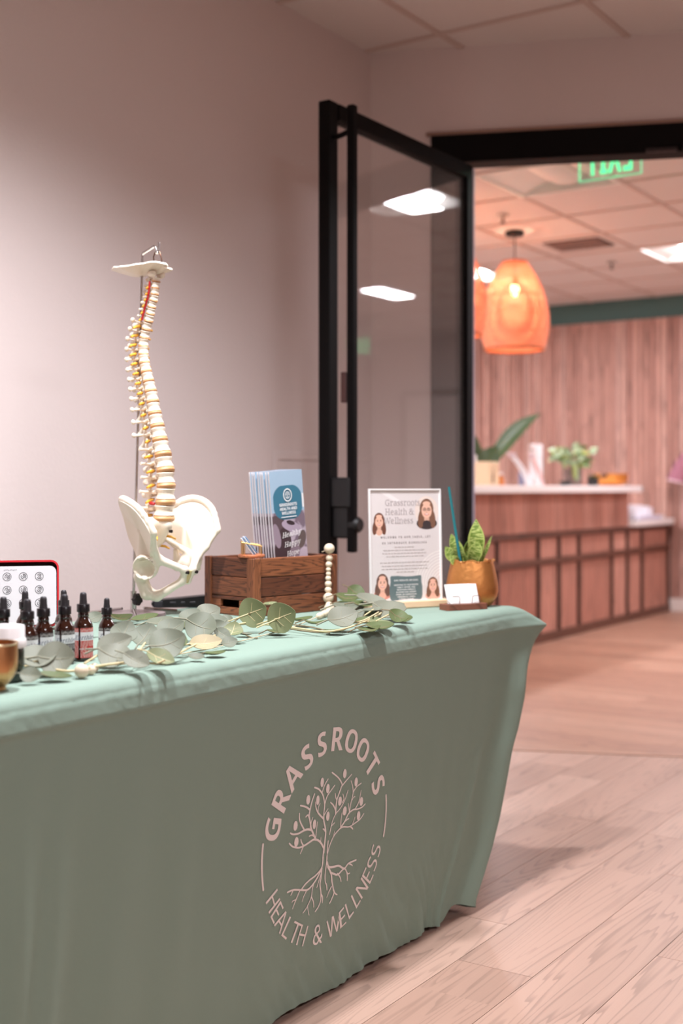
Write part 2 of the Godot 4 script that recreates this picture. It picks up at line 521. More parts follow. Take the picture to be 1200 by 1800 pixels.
func downlight(x: float, z: float, label: String, power: float, tint: Color) -> void:
	var t := thing("downlight", label, "ceiling light", Vector3(x, CEIL, z))
	var b := B.new()
	b.lathe([Vector2(0.075, 0.004), Vector2(0.078, -0.004), Vector2(0.098, -0.005), Vector2(0.102, 0.0), Vector2(0.102, 0.006), Vector2(0.075, 0.006)], 36)
	part(t, "trim_ring", b.done(), mat("troffer_white", c8(236, 233, 228), 0.5))
	b = B.new()
	b.lathe([Vector2(0, 0.001), Vector2(0.074, 0.002), Vector2(0.074, 0.006), Vector2(0, 0.006)], 36)
	var lens := mat("downlight_lamp", Color(0.95, 0.95, 0.95), 0.4)
	lens.emission_enabled = true
	lens.emission = tint
	lens.emission_energy_multiplier = 12.0
	part(t, "lamp_lens", b.done(), lens)
	var l := SpotLight3D.new()
	l.name = "lamp"
	t.add_child(l, true)
	l.position = Vector3(0, -0.06, 0)
	l.rotation.x = -PI / 2
	l.spot_angle = 66.0
	l.spot_angle_attenuation = 0.85
	l.spot_attenuation = 2.0
	l.spot_range = 9.0
	l.light_size = 0.06
	l.light_color = tint
	l.light_energy = power
	l.shadow_enabled = true

func build_stage() -> void:
	var cam := Camera3D.new()
	cam.name = "camera"
	add_child(cam)
	cam.position = Vector3(0, 1.06, 0)
	cam.rotation_degrees = Vector3(0, YAW, 0)
	cam.projection = Camera3D.PROJECTION_FRUSTUM
	cam.near = 0.05
	cam.far = 60.0
	cam.size = 0.05 * 1800.0 / 2180.0
	cam.frustum_offset = Vector2(0, -0.05 * 42.0 / 2180.0)
	var at := CameraAttributesPhysical.new()
	at.frustum_focal_length = 43.6
	at.frustum_focus_distance = 2.6
	at.frustum_near = 0.05
	at.frustum_far = 60.0
	at.exposure_aperture = 2.4
	cam.attributes = at
	cam.current = true

	var env := Environment.new()
	env.background_mode = Environment.BG_COLOR
	env.background_color = Color(0.02, 0.02, 0.022)
	env.tonemap_mode = Environment.TONE_MAPPER_LINEAR
	env.tonemap_exposure = 1.13
	env.sdfgi_enabled = true
	env.ssao_enabled = true
	env.ssil_enabled = true
	var we := WorldEnvironment.new()
	we.name = "environment"
	we.environment = env
	add_child(we)

	var tn := Color(0.97, 0.975, 1.0)
	var tf := Color(0.985, 0.975, 1.0)
	downlight(-1.55, -1.35, "round recessed downlight over the front edge of the green draped table", 5.6, tn)
	downlight(-1.38, -2.25, "added unseen downlight over the table, nearer the doorway", 4.8, tn)  # second lamp, unseen, added to lift the floor and the left wall
	troffer(1.58, CEIL, -0.64, 0.6, 1.2, true, "added unseen fill light over the open part of the front room", 4.0, tn)  # added fill: brightens the cloth front and bottle labels from out of view
	troffer(-4.595, CEIL_FAR, -8.63, 0.6, 0.6, true, "lit square ceiling light behind the desk, beside the woven pendant", 4.6, tf)
	troffer(-4.595, CEIL_FAR, -6.19, 0.6, 0.6, true, "lit square ceiling light behind the near end of the reception desk", 4.2, tf)
	troffer(-2.765, CEIL_FAR, -8.63, 0.6, 0.6, true, "lit square ceiling light at the far right, right of the air vent", 2.7, tf)
	troffer(-2.765, CEIL_FAR, -6.19, 0.6, 0.6, false, "unlit square ceiling light seen through the doorway, left of the exit sign", 0.0)
	troffer(-0.935, CEIL_FAR, -6.19, 0.6, 0.6, true, "lit square ceiling light mirrored as the upper bright patch in the open glass door", 2.7, tf)
	troffer(0.895, CEIL_FAR, -9.0, 0.6, 0.6, true, "lit square ceiling light mirrored as the lower bright patch in the open glass door", 2.7, tf)
	troffer(-0.935, CEIL_FAR, -8.63, 0.6, 0.6, true, "added square ceiling light brightening the far room, right of the doorway view", 2.4, tf)  # added out of view to brighten what the glass door mirrors
	troffer(0.895, CEIL_FAR, -6.80, 0.6, 0.6, true, "added square ceiling light brightening the far room, nearest its right wall", 2.4, tf)  # another added lamp, unseen, lifts the dim right side of the far room
	troffer(0.285, CEIL_FAR, -11.37, 0.6, 0.6, true, "added square ceiling light brightening the pale doors at the back of the far room", 2.4, tf)  # added lamp out of view, lights the back wall for the door reflection

func ceiling_tiles(called: String, y: float, x0: float, z0: float, step: float, area: PackedVector2Array, seen: Rect2, holes: Array) -> void:
	var tile := mat("ceiling_tile", c8(224, 214, 209), 0.95)
	tile.normal_enabled = true
	tile.normal_texture = noise_tex(0.12, 4, 0, 1, true, 3.0)
	tile.normal_scale = 0.35
	tile.uv1_triplanar = true
	tile.uv1_world_triplanar = true
	tile.uv1_scale = Vector3(3, 3, 3)
	var bar := mat("ceiling_bar", c8(206, 186, 177), 0.6)
	# slab above everything
	var b := B.new()
	b.prism(area, 0.12, Transform3D(Basis(Vector3.RIGHT, Vector3(0, 0, 1), Vector3(0, -1, 0)), Vector3(0, y + 0.24, 0)))
	var root := struct(called, b.done(), tile)
	var gridb := B.new()
	var rest := B.new()
	var i0 := int(floor((-7.0 - x0) / step))
	for i in range(i0, i0 + 22):
		for j in range(0, 24):
			var xa := x0 + i * step
			var za := z0 - (j - 4) * step
			var rect := PackedVector2Array([Vector2(xa + 0.008, za - step + 0.008), Vector2(xa + step - 0.008, za - step + 0.008), Vector2(xa + step - 0.008, za - 0.008), Vector2(xa + 0.008, za - 0.008)])
			var cxy := Vector2(xa + step * 0.5, za - step * 0.5)
			var hole := false
			for h in holes:
				if (h as Rect2).has_point(cxy):
					hole = true
			for poly in Geometry2D.intersect_polygons(rect, area):
				if hole:
					continue
				var xf := Transform3D(Basis(Vector3.RIGHT, Vector3(0, 0, 1), Vector3(0, -1, 0)), Vector3(0, y + 0.026, 0))
				if seen.has_point(cxy):
					var tb := B.new()
					tb.prism(poly, 0.018, xf)
					part(root, "ceiling_tile", tb.done(), tile)
				else:
					rest.prism(poly, 0.018, xf)
			for k in 2:
				var bb := Rect2(xa - 0.012, za - step, 0.024, step) if k == 0 else Rect2(xa + 0.012, za - 0.012, step - 0.024, 0.024)
				var rr := PackedVector2Array([bb.position, bb.position + Vector2(bb.size.x, 0), bb.end, bb.position + Vector2(0, bb.size.y)])
				for poly in Geometry2D.intersect_polygons(rr, area):
					gridb.prism(poly, 0.03, Transform3D(Basis(Vector3.RIGHT, Vector3(0, 0, 1), Vector3(0, -1, 0)), Vector3(0, y + 0.03, 0)))
	part(root, "ceiling_grid", gridb.done(), bar)
	var r := part(root, "outer_ceiling_tiles", rest.done(), tile)
	r.set_meta("kind", "stuff")

func build_shell() -> void:
	var paint := mat("wall_paint", c8(218, 203, 199), 0.75)
	paint.normal_enabled = true
	paint.normal_texture = noise_tex(0.08, 11, 0, 1, true, 2.0)
	paint.normal_scale = 0.12
	paint.uv1_triplanar = true
	paint.uv1_world_triplanar = true
	paint.uv1_scale = Vector3(2.5, 2.5, 2.5)
	var black := mat("black_frame", c8(8, 5, 5), 0.6)
	black.metallic_specular = 0.25
	# walls of the near room
	struct("wall_left", boxm(Vector3(0.12, 3.1, 7.3), 0.0, Vector3(-2.79, 1.5, -0.78)), paint)
	struct("wall_right", boxm(Vector3(0.12, 3.1, 9.6), 0.0, Vector3(3.06, 1.5, -2.1)), paint)
	struct("wall_behind", boxm(Vector3(6.0, 3.1, 0.12), 0.0, Vector3(0.13, 1.5, 2.66)), paint)
	# door wall with its opening (s from 0.25 to 2.35), 0.15 thick, and on to the left as the far room's near wall
	var b := B.new()
	var depth := 0.15
	var mk := func(bb: B, s0: float, s1: float, y0: float, y1: float) -> void:
		bb.box(Vector3((s0 + s1) * 0.5, (y0 + y1) * 0.5, -depth * 0.5), Vector3(s1 - s0, y1 - y0, depth), 0.0, wall_xf(0, 0))
	mk.call(b, -4.2, 0.245, 0.0, 3.0)
	mk.call(b, 2.45, 6.3, 0.0, 3.0)
	mk.call(b, 0.245, 2.45, 2.5, 3.0)
	struct("wall_door", b.done(), paint)
	# black aluminium door frame
	var fr := thing("trim_1", "black metal door frame round the open doorway, thick header on top", "door frame")
	fr.set_meta("kind", "structure")
	b = B.new()
	b.box(Vector3(1.347, 2.4425, -0.043), Vector3(2.2, 0.115, 0.115), 0.003, wall_xf(0, 0))
	part(fr, "header", b.done(), black)
	b = B.new()
	b.box(Vector3(1.347, 2.506, 0.002), Vector3(2.24, 0.014, 0.03), 0.003, wall_xf(0, 0))
	part(fr, "header_cap", b.done(), mat("cap", c8(150, 118, 104), 0.6))
	for s in [0.312, 2.382]:
		b = B.new()
		b.box(Vector3(s, 1.188, -0.07), Vector3(0.13, 2.376, 0.17), 0.003, wall_xf(0, 0))
		part(fr, "jamb", b.done(), black)
	b = B.new()
	b.box(Vector3(1.16, 2.392, 0.02), Vector3(0.12, 0.016, 0.012), 0.002, wall_xf(0, 0))
	part(fr, "strike_plate", b.done(), mat("dark_steel", c8(52, 44, 44), 0.4, 0.6))
	b = B.new()
	b.lathe([Vector2(0, 0.0), Vector2(0.016, 0.002), Vector2(0.02, 0.008), Vector2(0.02, 0.014)], 20, wall_xf(1.262, 2.398, 0.028) * Transform3D(Basis(Vector3.RIGHT, PI / 2), Vector3.ZERO), 1.3, 1.0)
	part(fr, "sensor", b.done(), mat("dark_steel", c8(52, 44, 44), 0.4, 0.6))
	# far room
	struct("wall_far_left", boxm(Vector3(0.12, 3.0, 8.6), 0.0, Vector3(-6.56, 1.4, -6.6)), paint)
	struct("wall_far_right", boxm(Vector3(0.12, 3.0, 6.4), 0.0, Vector3(3.06, 1.4, -9.6)), paint)
	var green := mat("green_paint", c8(80, 112, 108), 0.7)
	struct("wall_back", boxm(Vector3(4.6, 3.0, 0.12), 0.0, Vector3(-4.4, 1.4, -10.60)), green)
	struct("wall_back_return", boxm(Vector3(0.12, 3.0, 1.6), 0.0, Vector3(-2.16, 1.4, -11.3)), paint)
	struct("wall_corridor", boxm(Vector3(5.4, 3.0, 0.12), 0.0, Vector3(0.5, 1.4, -12.06)), paint)
	# pale doors of the far corridor, seen mirrored in the glass
	for d in [[0.35, 0.95], [2.0, 0.95]]:
		b = B.new()
		b.box(Vector3(d[0], 1.04, -11.985), Vector3(d[1], 2.08, 0.03), 0.004)
		var dm := struct("door_2" if d[0] < 1.0 else "door_3", b.done(), mat("pale_door", c8(226, 216, 212), 0.5))
		b = B.new()
		for s in [-1.0, 1.0]:
			b.box(Vector3(d[0] + s * (d[1] * 0.5 + 0.035), 1.07, -11.975), Vector3(0.06, 2.14, 0.05), 0.004)
		b.box(Vector3(d[0], 2.115, -11.975), Vector3(d[1] + 0.01, 0.06, 0.05), 0.004)
		part(dm, "door_casing", b.done(), mat("casing", c8(170, 150, 142), 0.5))
	# floor
	build_floor()
	# ceilings
	var n2 := wdir()
	var near_area := PackedVector2Array([Vector2(-2.73, 2.6), Vector2(-2.73, -4.34)])
	var e := wall_at(6.2, 0)
	near_area.append(Vector2(e.x, e.z))
	near_area.append(Vector2(3.0, 2.6))
	ceiling_tiles("ceiling", CEIL, -2.385, -4.30, 0.608, near_area, Rect2(-2.73, -5.4, 2.6, 2.4), [Rect2(1.27, -1.25, 0.61, 1.22)])
	var a0 := wall_at(-4.2, 0, -0.15)
	var a1 := wall_at(6.2, 0, -0.15)
	var far_area := PackedVector2Array([Vector2(a0.x, a0.z), Vector2(a1.x, a1.z), Vector2(3.0, -12.0), Vector2(-2.1, -12.0), Vector2(-2.1, -10.54), Vector2(-6.5, -10.54)])
	var holes := []
	for q in [Vector2(-4.595, -8.63), Vector2(-4.595, -6.19), Vector2(-2.765, -8.63), Vector2(-2.765, -6.19), Vector2(-0.935, -6.19), Vector2(0.895, -9.0), Vector2(-0.935, -8.63), Vector2(0.895, -6.80), Vector2(0.285, -11.37)]:
		holes.append(Rect2(q.x - 0.1, q.y - 0.1, 0.2, 0.2))
	holes.append(Rect2(-3.42, -8.1, 0.2, 0.2))
	ceiling_tiles("ceiling", CEIL_FAR, -3.68, -5.885, 0.61, far_area, Rect2(-5.6, -10.6, 3.6, 6.2), holes)

func build_floor() -> void:
	var b := B.new()
	b.box(Vector3(-1.6, -0.09, -4.7), Vector3(10.4, 0.14, 15.2), 0.0)
	var root := struct("floor", b.done(), mat("floor_joint", c8(120, 88, 70), 0.9))
	var tex := grain(384, 1024, 6.0, 4.0, 0.10, 5)
	var wood := []
	var tones := [c8(188, 154, 137), c8(181, 147, 130), c8(193, 160, 143), c8(185, 151, 134)]
	for i in 4:
		var m := mat("oak_%d" % i, tones[i], 0.42)
		m.albedo_texture = tex
		m.metallic_specular = 0.45
		wood.append(m)
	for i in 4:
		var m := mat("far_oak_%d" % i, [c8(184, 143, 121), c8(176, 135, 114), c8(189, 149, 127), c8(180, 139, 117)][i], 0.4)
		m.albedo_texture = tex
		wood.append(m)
	var d0 := wall_at(-4.2, 0)
	var d1 := wall_at(6.2, 0)
	var near := PackedVector2Array([Vector2(d0.x, d0.z), Vector2(-2.73, 2.6), Vector2(3.0, 2.6), Vector2(d1.x, d1.z)])
	near[0] = Vector2(-2.73, -4.34)
	var f0 := wall_at(-4.2, 0, -0.006)
	var f1 := wall_at(6.2, 0, -0.006)
	var far := PackedVector2Array([Vector2(f0.x, f0.z), Vector2(f1.x, f1.z), Vector2(3.0, -12.0), Vector2(-2.1, -12.0), Vector2(-2.1, -10.54), Vector2(-6.5, -10.54)])
	var xf := Transform3D(Basis(Vector3.RIGHT, Vector3(0, 0, 1), Vector3(0, -1, 0)), Vector3.ZERO)
	rng.seed = 77
	var rests := [B.new(), B.new(), B.new(), B.new(), B.new(), B.new(), B.new(), B.new()]
	for zone in 2:
		var wdt := 0.182
		var lng := 1.22
		for i in 64:
			var off := rng.randf() * lng
			for j in 14:
				var a := -6.6 + i * wdt if zone == 0 else -12.1 + i * wdt
				var c0 := -7.4 + j * lng - off if zone == 0 else -7.6 + j * lng - off
				var r := Rect2(a + 0.0007, c0 + 0.0007, wdt - 0.0014, lng - 0.0014) if zone == 0 else Rect2(c0 + 0.0007, a + 0.0007, lng - 0.0014, wdt - 0.0014)
				var rp := PackedVector2Array([r.position, r.position + Vector2(r.size.x, 0), r.end, r.position + Vector2(0, r.size.y)])
				var pick := rng.randi() % 4
				var uo := Vector2(rng.randf(), rng.randf())
				for poly in Geometry2D.intersect_polygons(rp, near if zone == 0 else far):
					var cc := r.get_center()
					var inview := (cc.x > -1.85 and cc.x < 0.2 and cc.y < -1.3 and cc.y > -6.5) if zone == 0 else (cc.x > -4.2 and cc.x < -0.6 and cc.y < -4.4)
					var pb: B = B.new() if inview else rests[pick + 4 * zone]
					if zone == 0:
						pb.u_ax = Vector3(1, 0, 0); pb.v_ax = Vector3(0, 0, 1)
					else:
						pb.u_ax = Vector3(0, 0, 1); pb.v_ax = Vector3(1, 0, 0)
					pb.us = 1.0 / 0.42
					pb.vs = 1.0 / 1.9
					pb.uo = uo
					pb.prism(poly, 0.012, xf)
					if inview:
						part(root, "floor_plank", pb.done(), wood[pick + 4 * zone])
	for i in 8:
		if rests[i].n > 0:
			var o := part(root, "outer_floor_planks", rests[i].done(), wood[i])
			o.set_meta("kind", "stuff")
	# threshold strip under the doorway
	b = B.new()
	b.box(Vector3(1.35, 0.002, -0.005), Vector3(2.2, 0.006, 0.022), 0.002, wall_xf(0, 0))
	part(root, "threshold", b.done(), mat("threshold", c8(188, 150, 130), 0.5))

# ------------------------------------------------------------------ cloth over the table
const CX0 := -2.16
const CX1 := -1.44
const CZ0 := -3.03
const CZ1 := -0.62
var fold_noise := FastNoiseLite.new()

func prof_at(y: float) -> float:
	# outward offset of the cloth at a height
	if y > 0.722:
		var t := clampf((0.745 - y) / 0.023, 0.0, 1.0)
		return lerpf(-0.018, 0.008, sqrt(1.0 - (1.0 - t) * (1.0 - t)))
	if y > 0.690:
		return lerpf(0.0135, 0.009, (y - 0.690) / 0.032)
	if y > 0.684:
		return lerpf(0.009, 0.0135, (y - 0.684) / 0.006)
	return lerpf(-0.016, 0.009, y / 0.684)

func end_push(y: float) -> float:
	# how far the end of the cloth stands out (+) or is pulled in (-) beyond the table end
	var ys := [0.0, 0.035, 0.084, 0.146, 0.218, 0.31, 0.382, 0.425, 0.503, 0.616, 0.7, 0.745]
	var zs := [-0.235, -0.23, -0.19, -0.145, -0.105, -0.07, -0.045, -0.02, 0.01, 0.025, 0.02, 0.0]
	for i in ys.size() - 1:
		if y <= ys[i + 1]:
			return lerpf(zs[i], zs[i + 1], (y - ys[i]) / (ys[i + 1] - ys[i]))
	return 0.0

func ear(y: float) -> float:
	if y > 0.685:
		return lerpf(0.095, 0.0, (y - 0.685) / 0.06)
	return 0.095 * exp(-(0.685 - y) / 0.045)

func cloth_pt(p: Vector2, nrm: Vector2, y: float) -> Vector3:
	var o := prof_at(y)
	var x := p.x + nrm.x * o
	var z := p.y + nrm.y * o
	var w := smoothstep(-2.45, -3.0, p.y)
	z -= (end_push(y) - 0.014 * clampf((0.66 - y) * 8.0, 0.0, 1.0)) * w
	# the loose flap at the front corner of the far end
	var dc := Vector2(p.x - CX1, p.y - CZ0).length()
	z -= ear(y) * exp(-dc * dc / 0.0035)
	x += 0.3 * ear(y) * exp(-dc * dc / 0.004)
	# soft vertical folds on the left of the front, creases above the hem
	if nrm.x > 0.5:
		var dn := clampf((0.66 - y) / 0.5, 0.0, 1.0)
		for f in [[-1.30, 0.02, 0.013, 0.035], [-1.385, 0.10, 0.010, 0.028], [-1.20, 0.0, 0.012, 0.04], [-1.53, 0.12, 0.004, 0.05], [-1.68, 0.10, 0.003, 0.04]]:
			var d: float = (p.y - f[0] - f[1] * (0.6 - y)) / f[3]
			x += 1.7 * f[2] * dn * (exp(-d * d) - 0.7 * exp(-(d - 1.3) * (d - 1.3)))
		var low := clampf((0.24 - y) / 0.22, 0.0, 1.0) * smoothstep(-1.7, -2.2, p.y) * smoothstep(-2.85, -2.6, p.y)
		x += 0.008 * low * fold_noise.get_noise_2d((p.y - y * 0.75) * 24.0, (y + p.y * 0.5) * 3.5)
		x += 0.0035 * clampf((0.66 - y) * 4.0, 0, 1) * fold_noise.get_noise_2d(p.y * 7.0, y * 2.0 + 40.0)
		# light puckers along the edge band
		if y > 0.69:
			x += 0.0016 * fold_noise.get_noise_2d(p.y * 38.0 + y * 60.0, 80.0 + y * 30.0)
		# the ridge that runs from the corner flap down to the foot
		x += 0.024 * smoothstep(-2.905, -3.01, p.y) * clampf((0.70 - y) * 6.0, 0.0, 1.0)
		# long crease beside the far end
		var cd := (p.y + 2.93 + (0.7 - y) * -0.26) / 0.018
		x += 0.008 * dn * exp(-cd * cd)
	return Vector3(x, y, z)

func cloth_front(z: float, y: float) -> Vector3:
	return cloth_pt(Vector2(CX1, z), Vector2(1, 0), y)

func build_table() -> void:
	fold_noise.seed = 8
	fold_noise.frequency = 1.0
	fold_noise.fractal_octaves = 2
	var cloth := mat("mint_cloth", c8(133, 155, 141), 0.85)
	cloth.rim_enabled = true
	cloth.rim = 0.25
	cloth.rim_tint = 0.6
	cloth.normal_enabled = true
	cloth.normal_texture = noise_tex(0.35, 23, 0, 1, true, 5.0)
	cloth.normal_scale = 0.35
	cloth.uv1_triplanar = true
	cloth.uv1_scale = Vector3(14, 14, 14)
	var per := []
	var rc := 0.022
	var line := func(a: Vector2, b: Vector2, nrm: Vector2, n: int) -> void:
		for i in n:
			per.append([a.lerp(b, float(i) / n), nrm])
	# front edge runs from the near end to the far end, then round
	line.call(Vector2(CX1, CZ1 - rc), Vector2(CX1, CZ0 + rc), Vector2(1, 0), 240)
	for i in 7:
		var a := -PI * 0.5 * i / 6
		per.append([Vector2(CX1 - rc, CZ0 + rc) + Vector2(cos(a), sin(a)) * rc, Vector2(cos(a), sin(a))])
	line.call(Vector2(CX1 - rc, CZ0), Vector2(CX0 + rc, CZ0), Vector2(0, -1), 40)
	for i in 7:
		var a := -PI * 0.5 - PI * 0.5 * i / 6
		per.append([Vector2(CX0 + rc, CZ0 + rc) + Vector2(cos(a), sin(a)) * rc, Vector2(cos(a), sin(a))])
	line.call(Vector2(CX0, CZ0 + rc), Vector2(CX0, CZ1 - rc), Vector2(-1, 0), 60)
	for i in 7:
		var a := PI - PI * 0.5 * i / 6
		per.append([Vector2(CX0 + rc, CZ1 - rc) + Vector2(cos(a), sin(a)) * rc, Vector2(cos(a), sin(a))])
	line.call(Vector2(CX0 + rc, CZ1), Vector2(CX1 - rc, CZ1), Vector2(0, 1), 40)
	for i in 7:
		var a := PI * 0.5 - PI * 0.5 * i / 6
		per.append([Vector2(CX1 - rc, CZ1 - rc) + Vector2(cos(a), sin(a)) * rc, Vector2(cos(a), sin(a))])
	var ys := [0.745, 0.7445, 0.743, 0.7405, 0.737, 0.7325, 0.7275, 0.7225, 0.7215, 0.713, 0.704, 0.696, 0.6905, 0.687, 0.684, 0.678, 0.665, 0.65]
	for i in 34:
		ys.append(0.63 - i * (0.618 / 33.0))
	var rows := []
	for r in ys.size():
		var row := []
		for k in per.size():
			var p: Vector2 = per[k][0]
			var y: float = ys[r]
			if r > ys.size() - 12:
				# the hem hangs a little unevenly and lifts at the far corner
				var lift := 0.02 * exp(-pow((p.y + 2.93) / 0.07, 2.0)) if per[k][1].x > 0.5 else 0.0
				y += lift * float(r - ys.size() + 12) / 11.0
				y += 0.004 * sin(p.y * 21.0) * float(r - ys.size() + 12) / 11.0
			row.append(cloth_pt(p, per[k][1], maxf(y, 0.004)))
		rows.append(row)
	var root := thing("tablecloth", "long mint green fitted tablecloth with a pink tree logo, pulled down over a table", "tablecloth", Vector3(-1.8, 0, -1.8))
	var off := Transform3D(Basis(), -root.position)
	var b := B.new()
	b.smooth()
	for r in rows.size() - 1:
		for k in per.size():
			var k1 := (k + 1) % per.size()
			b.quad(off * rows[r][k], off * rows[r][k1], off * rows[r + 1][k1], off * rows[r + 1][k])
	# flat top
	var ring := []
	for k in per.size():
		ring.append(off * (rows[0][k] as Vector3))
	var c := off * Vector3((CX0 + CX1) * 0.5, TOP, (CZ0 + CZ1) * 0.5)
	for k in per.size():
		b.tri(c, ring[(k + 1) % per.size()], ring[k])
	part(root, "cloth", b.done(), cloth)
	# the logo: printed flat on the cloth, a hair above it
	var ink := mat("logo_ink", c8(240, 232, 228), 0.8)
	var lg := B.new()
	var at := func(p: Vector2) -> Vector3:
		# p in units of the outer radius, right and up, round the centre of the logo
		var w := cloth_front(-2.126 - p.x * 0.228, 0.341 + p.y * 0.222)
		return off * (w + Vector3(0.0012, 0, 0))
	lg.flat()
	var put := func(text: String, font: Font, r_mid: float, a_from: float, a_to: float, em: float, top: bool) -> void:
		for i in text.length():
			if text[i] == " ":
				continue
			var an := lerpf(a_from, a_to, float(i) / (text.length() - 1))
			var ar := arrays_of(text[i], font, 48)
			var vs: PackedVector3Array = ar[Mesh.ARRAY_VERTEX]
			var ix: PackedInt32Array = ar[Mesh.ARRAY_INDEX]
			var mid := Vector2(cos(an), sin(an)) * r_mid
			var upv := Vector2(cos(an), sin(an)) * (1.0 if top else -1.0)
			var rt := Vector2(upv.y, -upv.x)
			var lo := 1e9
			var hi := -1e9
			for q in vs:
				lo = minf(lo, q.y)
				hi = maxf(hi, q.y)
			for t in range(0, ix.size(), 3):
				var tr := []
				for e in 3:
					var q := vs[ix[t + e]]
					tr.append(at.call(mid + rt * q.x * em * (1.1 if top else 1.0) + upv * (q.y - (lo + hi) * 0.5) * em))
				lg.tri(tr[0], tr[1], tr[2])
	put.call("GRASSROOTS", fnt_bold, 0.89, deg_to_rad(163), deg_to_rad(20), 0.305, true)
	put.call("HEALTH & WELLNESS", fnt, 0.905, deg_to_rad(205), deg_to_rad(337), 0.255, false)
	for s in [[171.0, 194.0], [9.5, -14.0]]:
		var ar := []
		for i in 13:
			var a := deg_to_rad(lerpf(s[0], s[1], i / 12.0))
			ar.append(Vector2(cos(a), sin(a)))
		stroke(lg, at, ar, 0.012, 0.012)
	part(root, "printed_lettering", lg.done(), ink, "pale pink ring of lettering round the tree")
	lg = B.new()
	lg.flat()
	for s in LOGO_TREE.split(";", false):
		var pts := []
		var nums := s.strip_edges().split(" ", false)
		if nums.size() < 5:
			continue
		var w: float = nums[0].to_float() * 0.0045
		for i in range(1, nums.size() - 1, 2):
			pts.append(Vector2(nums[i].to_float() * 0.01, nums[i + 1].to_float() * 0.01))
		stroke(lg, at, curve2(pts), w, w * 0.7)
	for s in LOGO_SEEDS.split(";", false):
		var nums := s.strip_edges().split(" ", false)
		var cc := Vector2(nums[0].to_float() * 0.01, nums[1].to_float() * 0.01)
		for k in 10:
			var a0 := TAU * k / 10
			var a1 := TAU * (k + 1) / 10
			lg.tri(at.call(cc), at.call(cc + Vector2(cos(a1) * 0.03, sin(a1) * 0.045)), at.call(cc + Vector2(cos(a0) * 0.03, sin(a0) * 0.045)))
	part(root, "printed_tree", lg.done(), ink, "pale pink tree with branches, seeds and roots")

func curve2(pts: Array) -> Array:
	if pts.size() < 3:
		return pts
	var out := []
	for i in pts.size() - 1:
		var p0: Vector2 = pts[maxi(i - 1, 0)]
		var p1: Vector2 = pts[i]
		var p2: Vector2 = pts[i + 1]
		var p3: Vector2 = pts[mini(i + 2, pts.size() - 1)]
		for k in 4:
			out.append(p1.cubic_interpolate(p2, p0, p3, k / 4.0))
	out.append(pts[pts.size() - 1])
	return out

func stroke(b: B, at: Callable, pts: Array, w0: float, w1: float) -> void:
	var l: Array = []
	var r := []
	for i in pts.size():
		var t: Vector2 = (pts[mini(i + 1, pts.size() - 1)] - pts[maxi(i - 1, 0)]).normalized()
		var nn := Vector2(-t.y, t.x) * lerpf(w0, w1, float(i) / (pts.size() - 1))
		l.append(pts[i] + nn)
		r.append(pts[i] - nn)
	for i in pts.size() - 1:
		b.quad(at.call(l[i]), at.call(l[i + 1]), at.call(r[i + 1]), at.call(r[i]))
	for e in [0, pts.size() - 1]:
		var w := w0 if e == 0 else w1
		for k in 8:
			var a0 := TAU * k / 8
			var a1 := TAU * (k + 1) / 8
			b.tri(at.call(pts[e]), at.call(pts[e] + Vector2(cos(a1), sin(a1)) * w), at.call(pts[e] + Vector2(cos(a0), sin(a0)) * w))

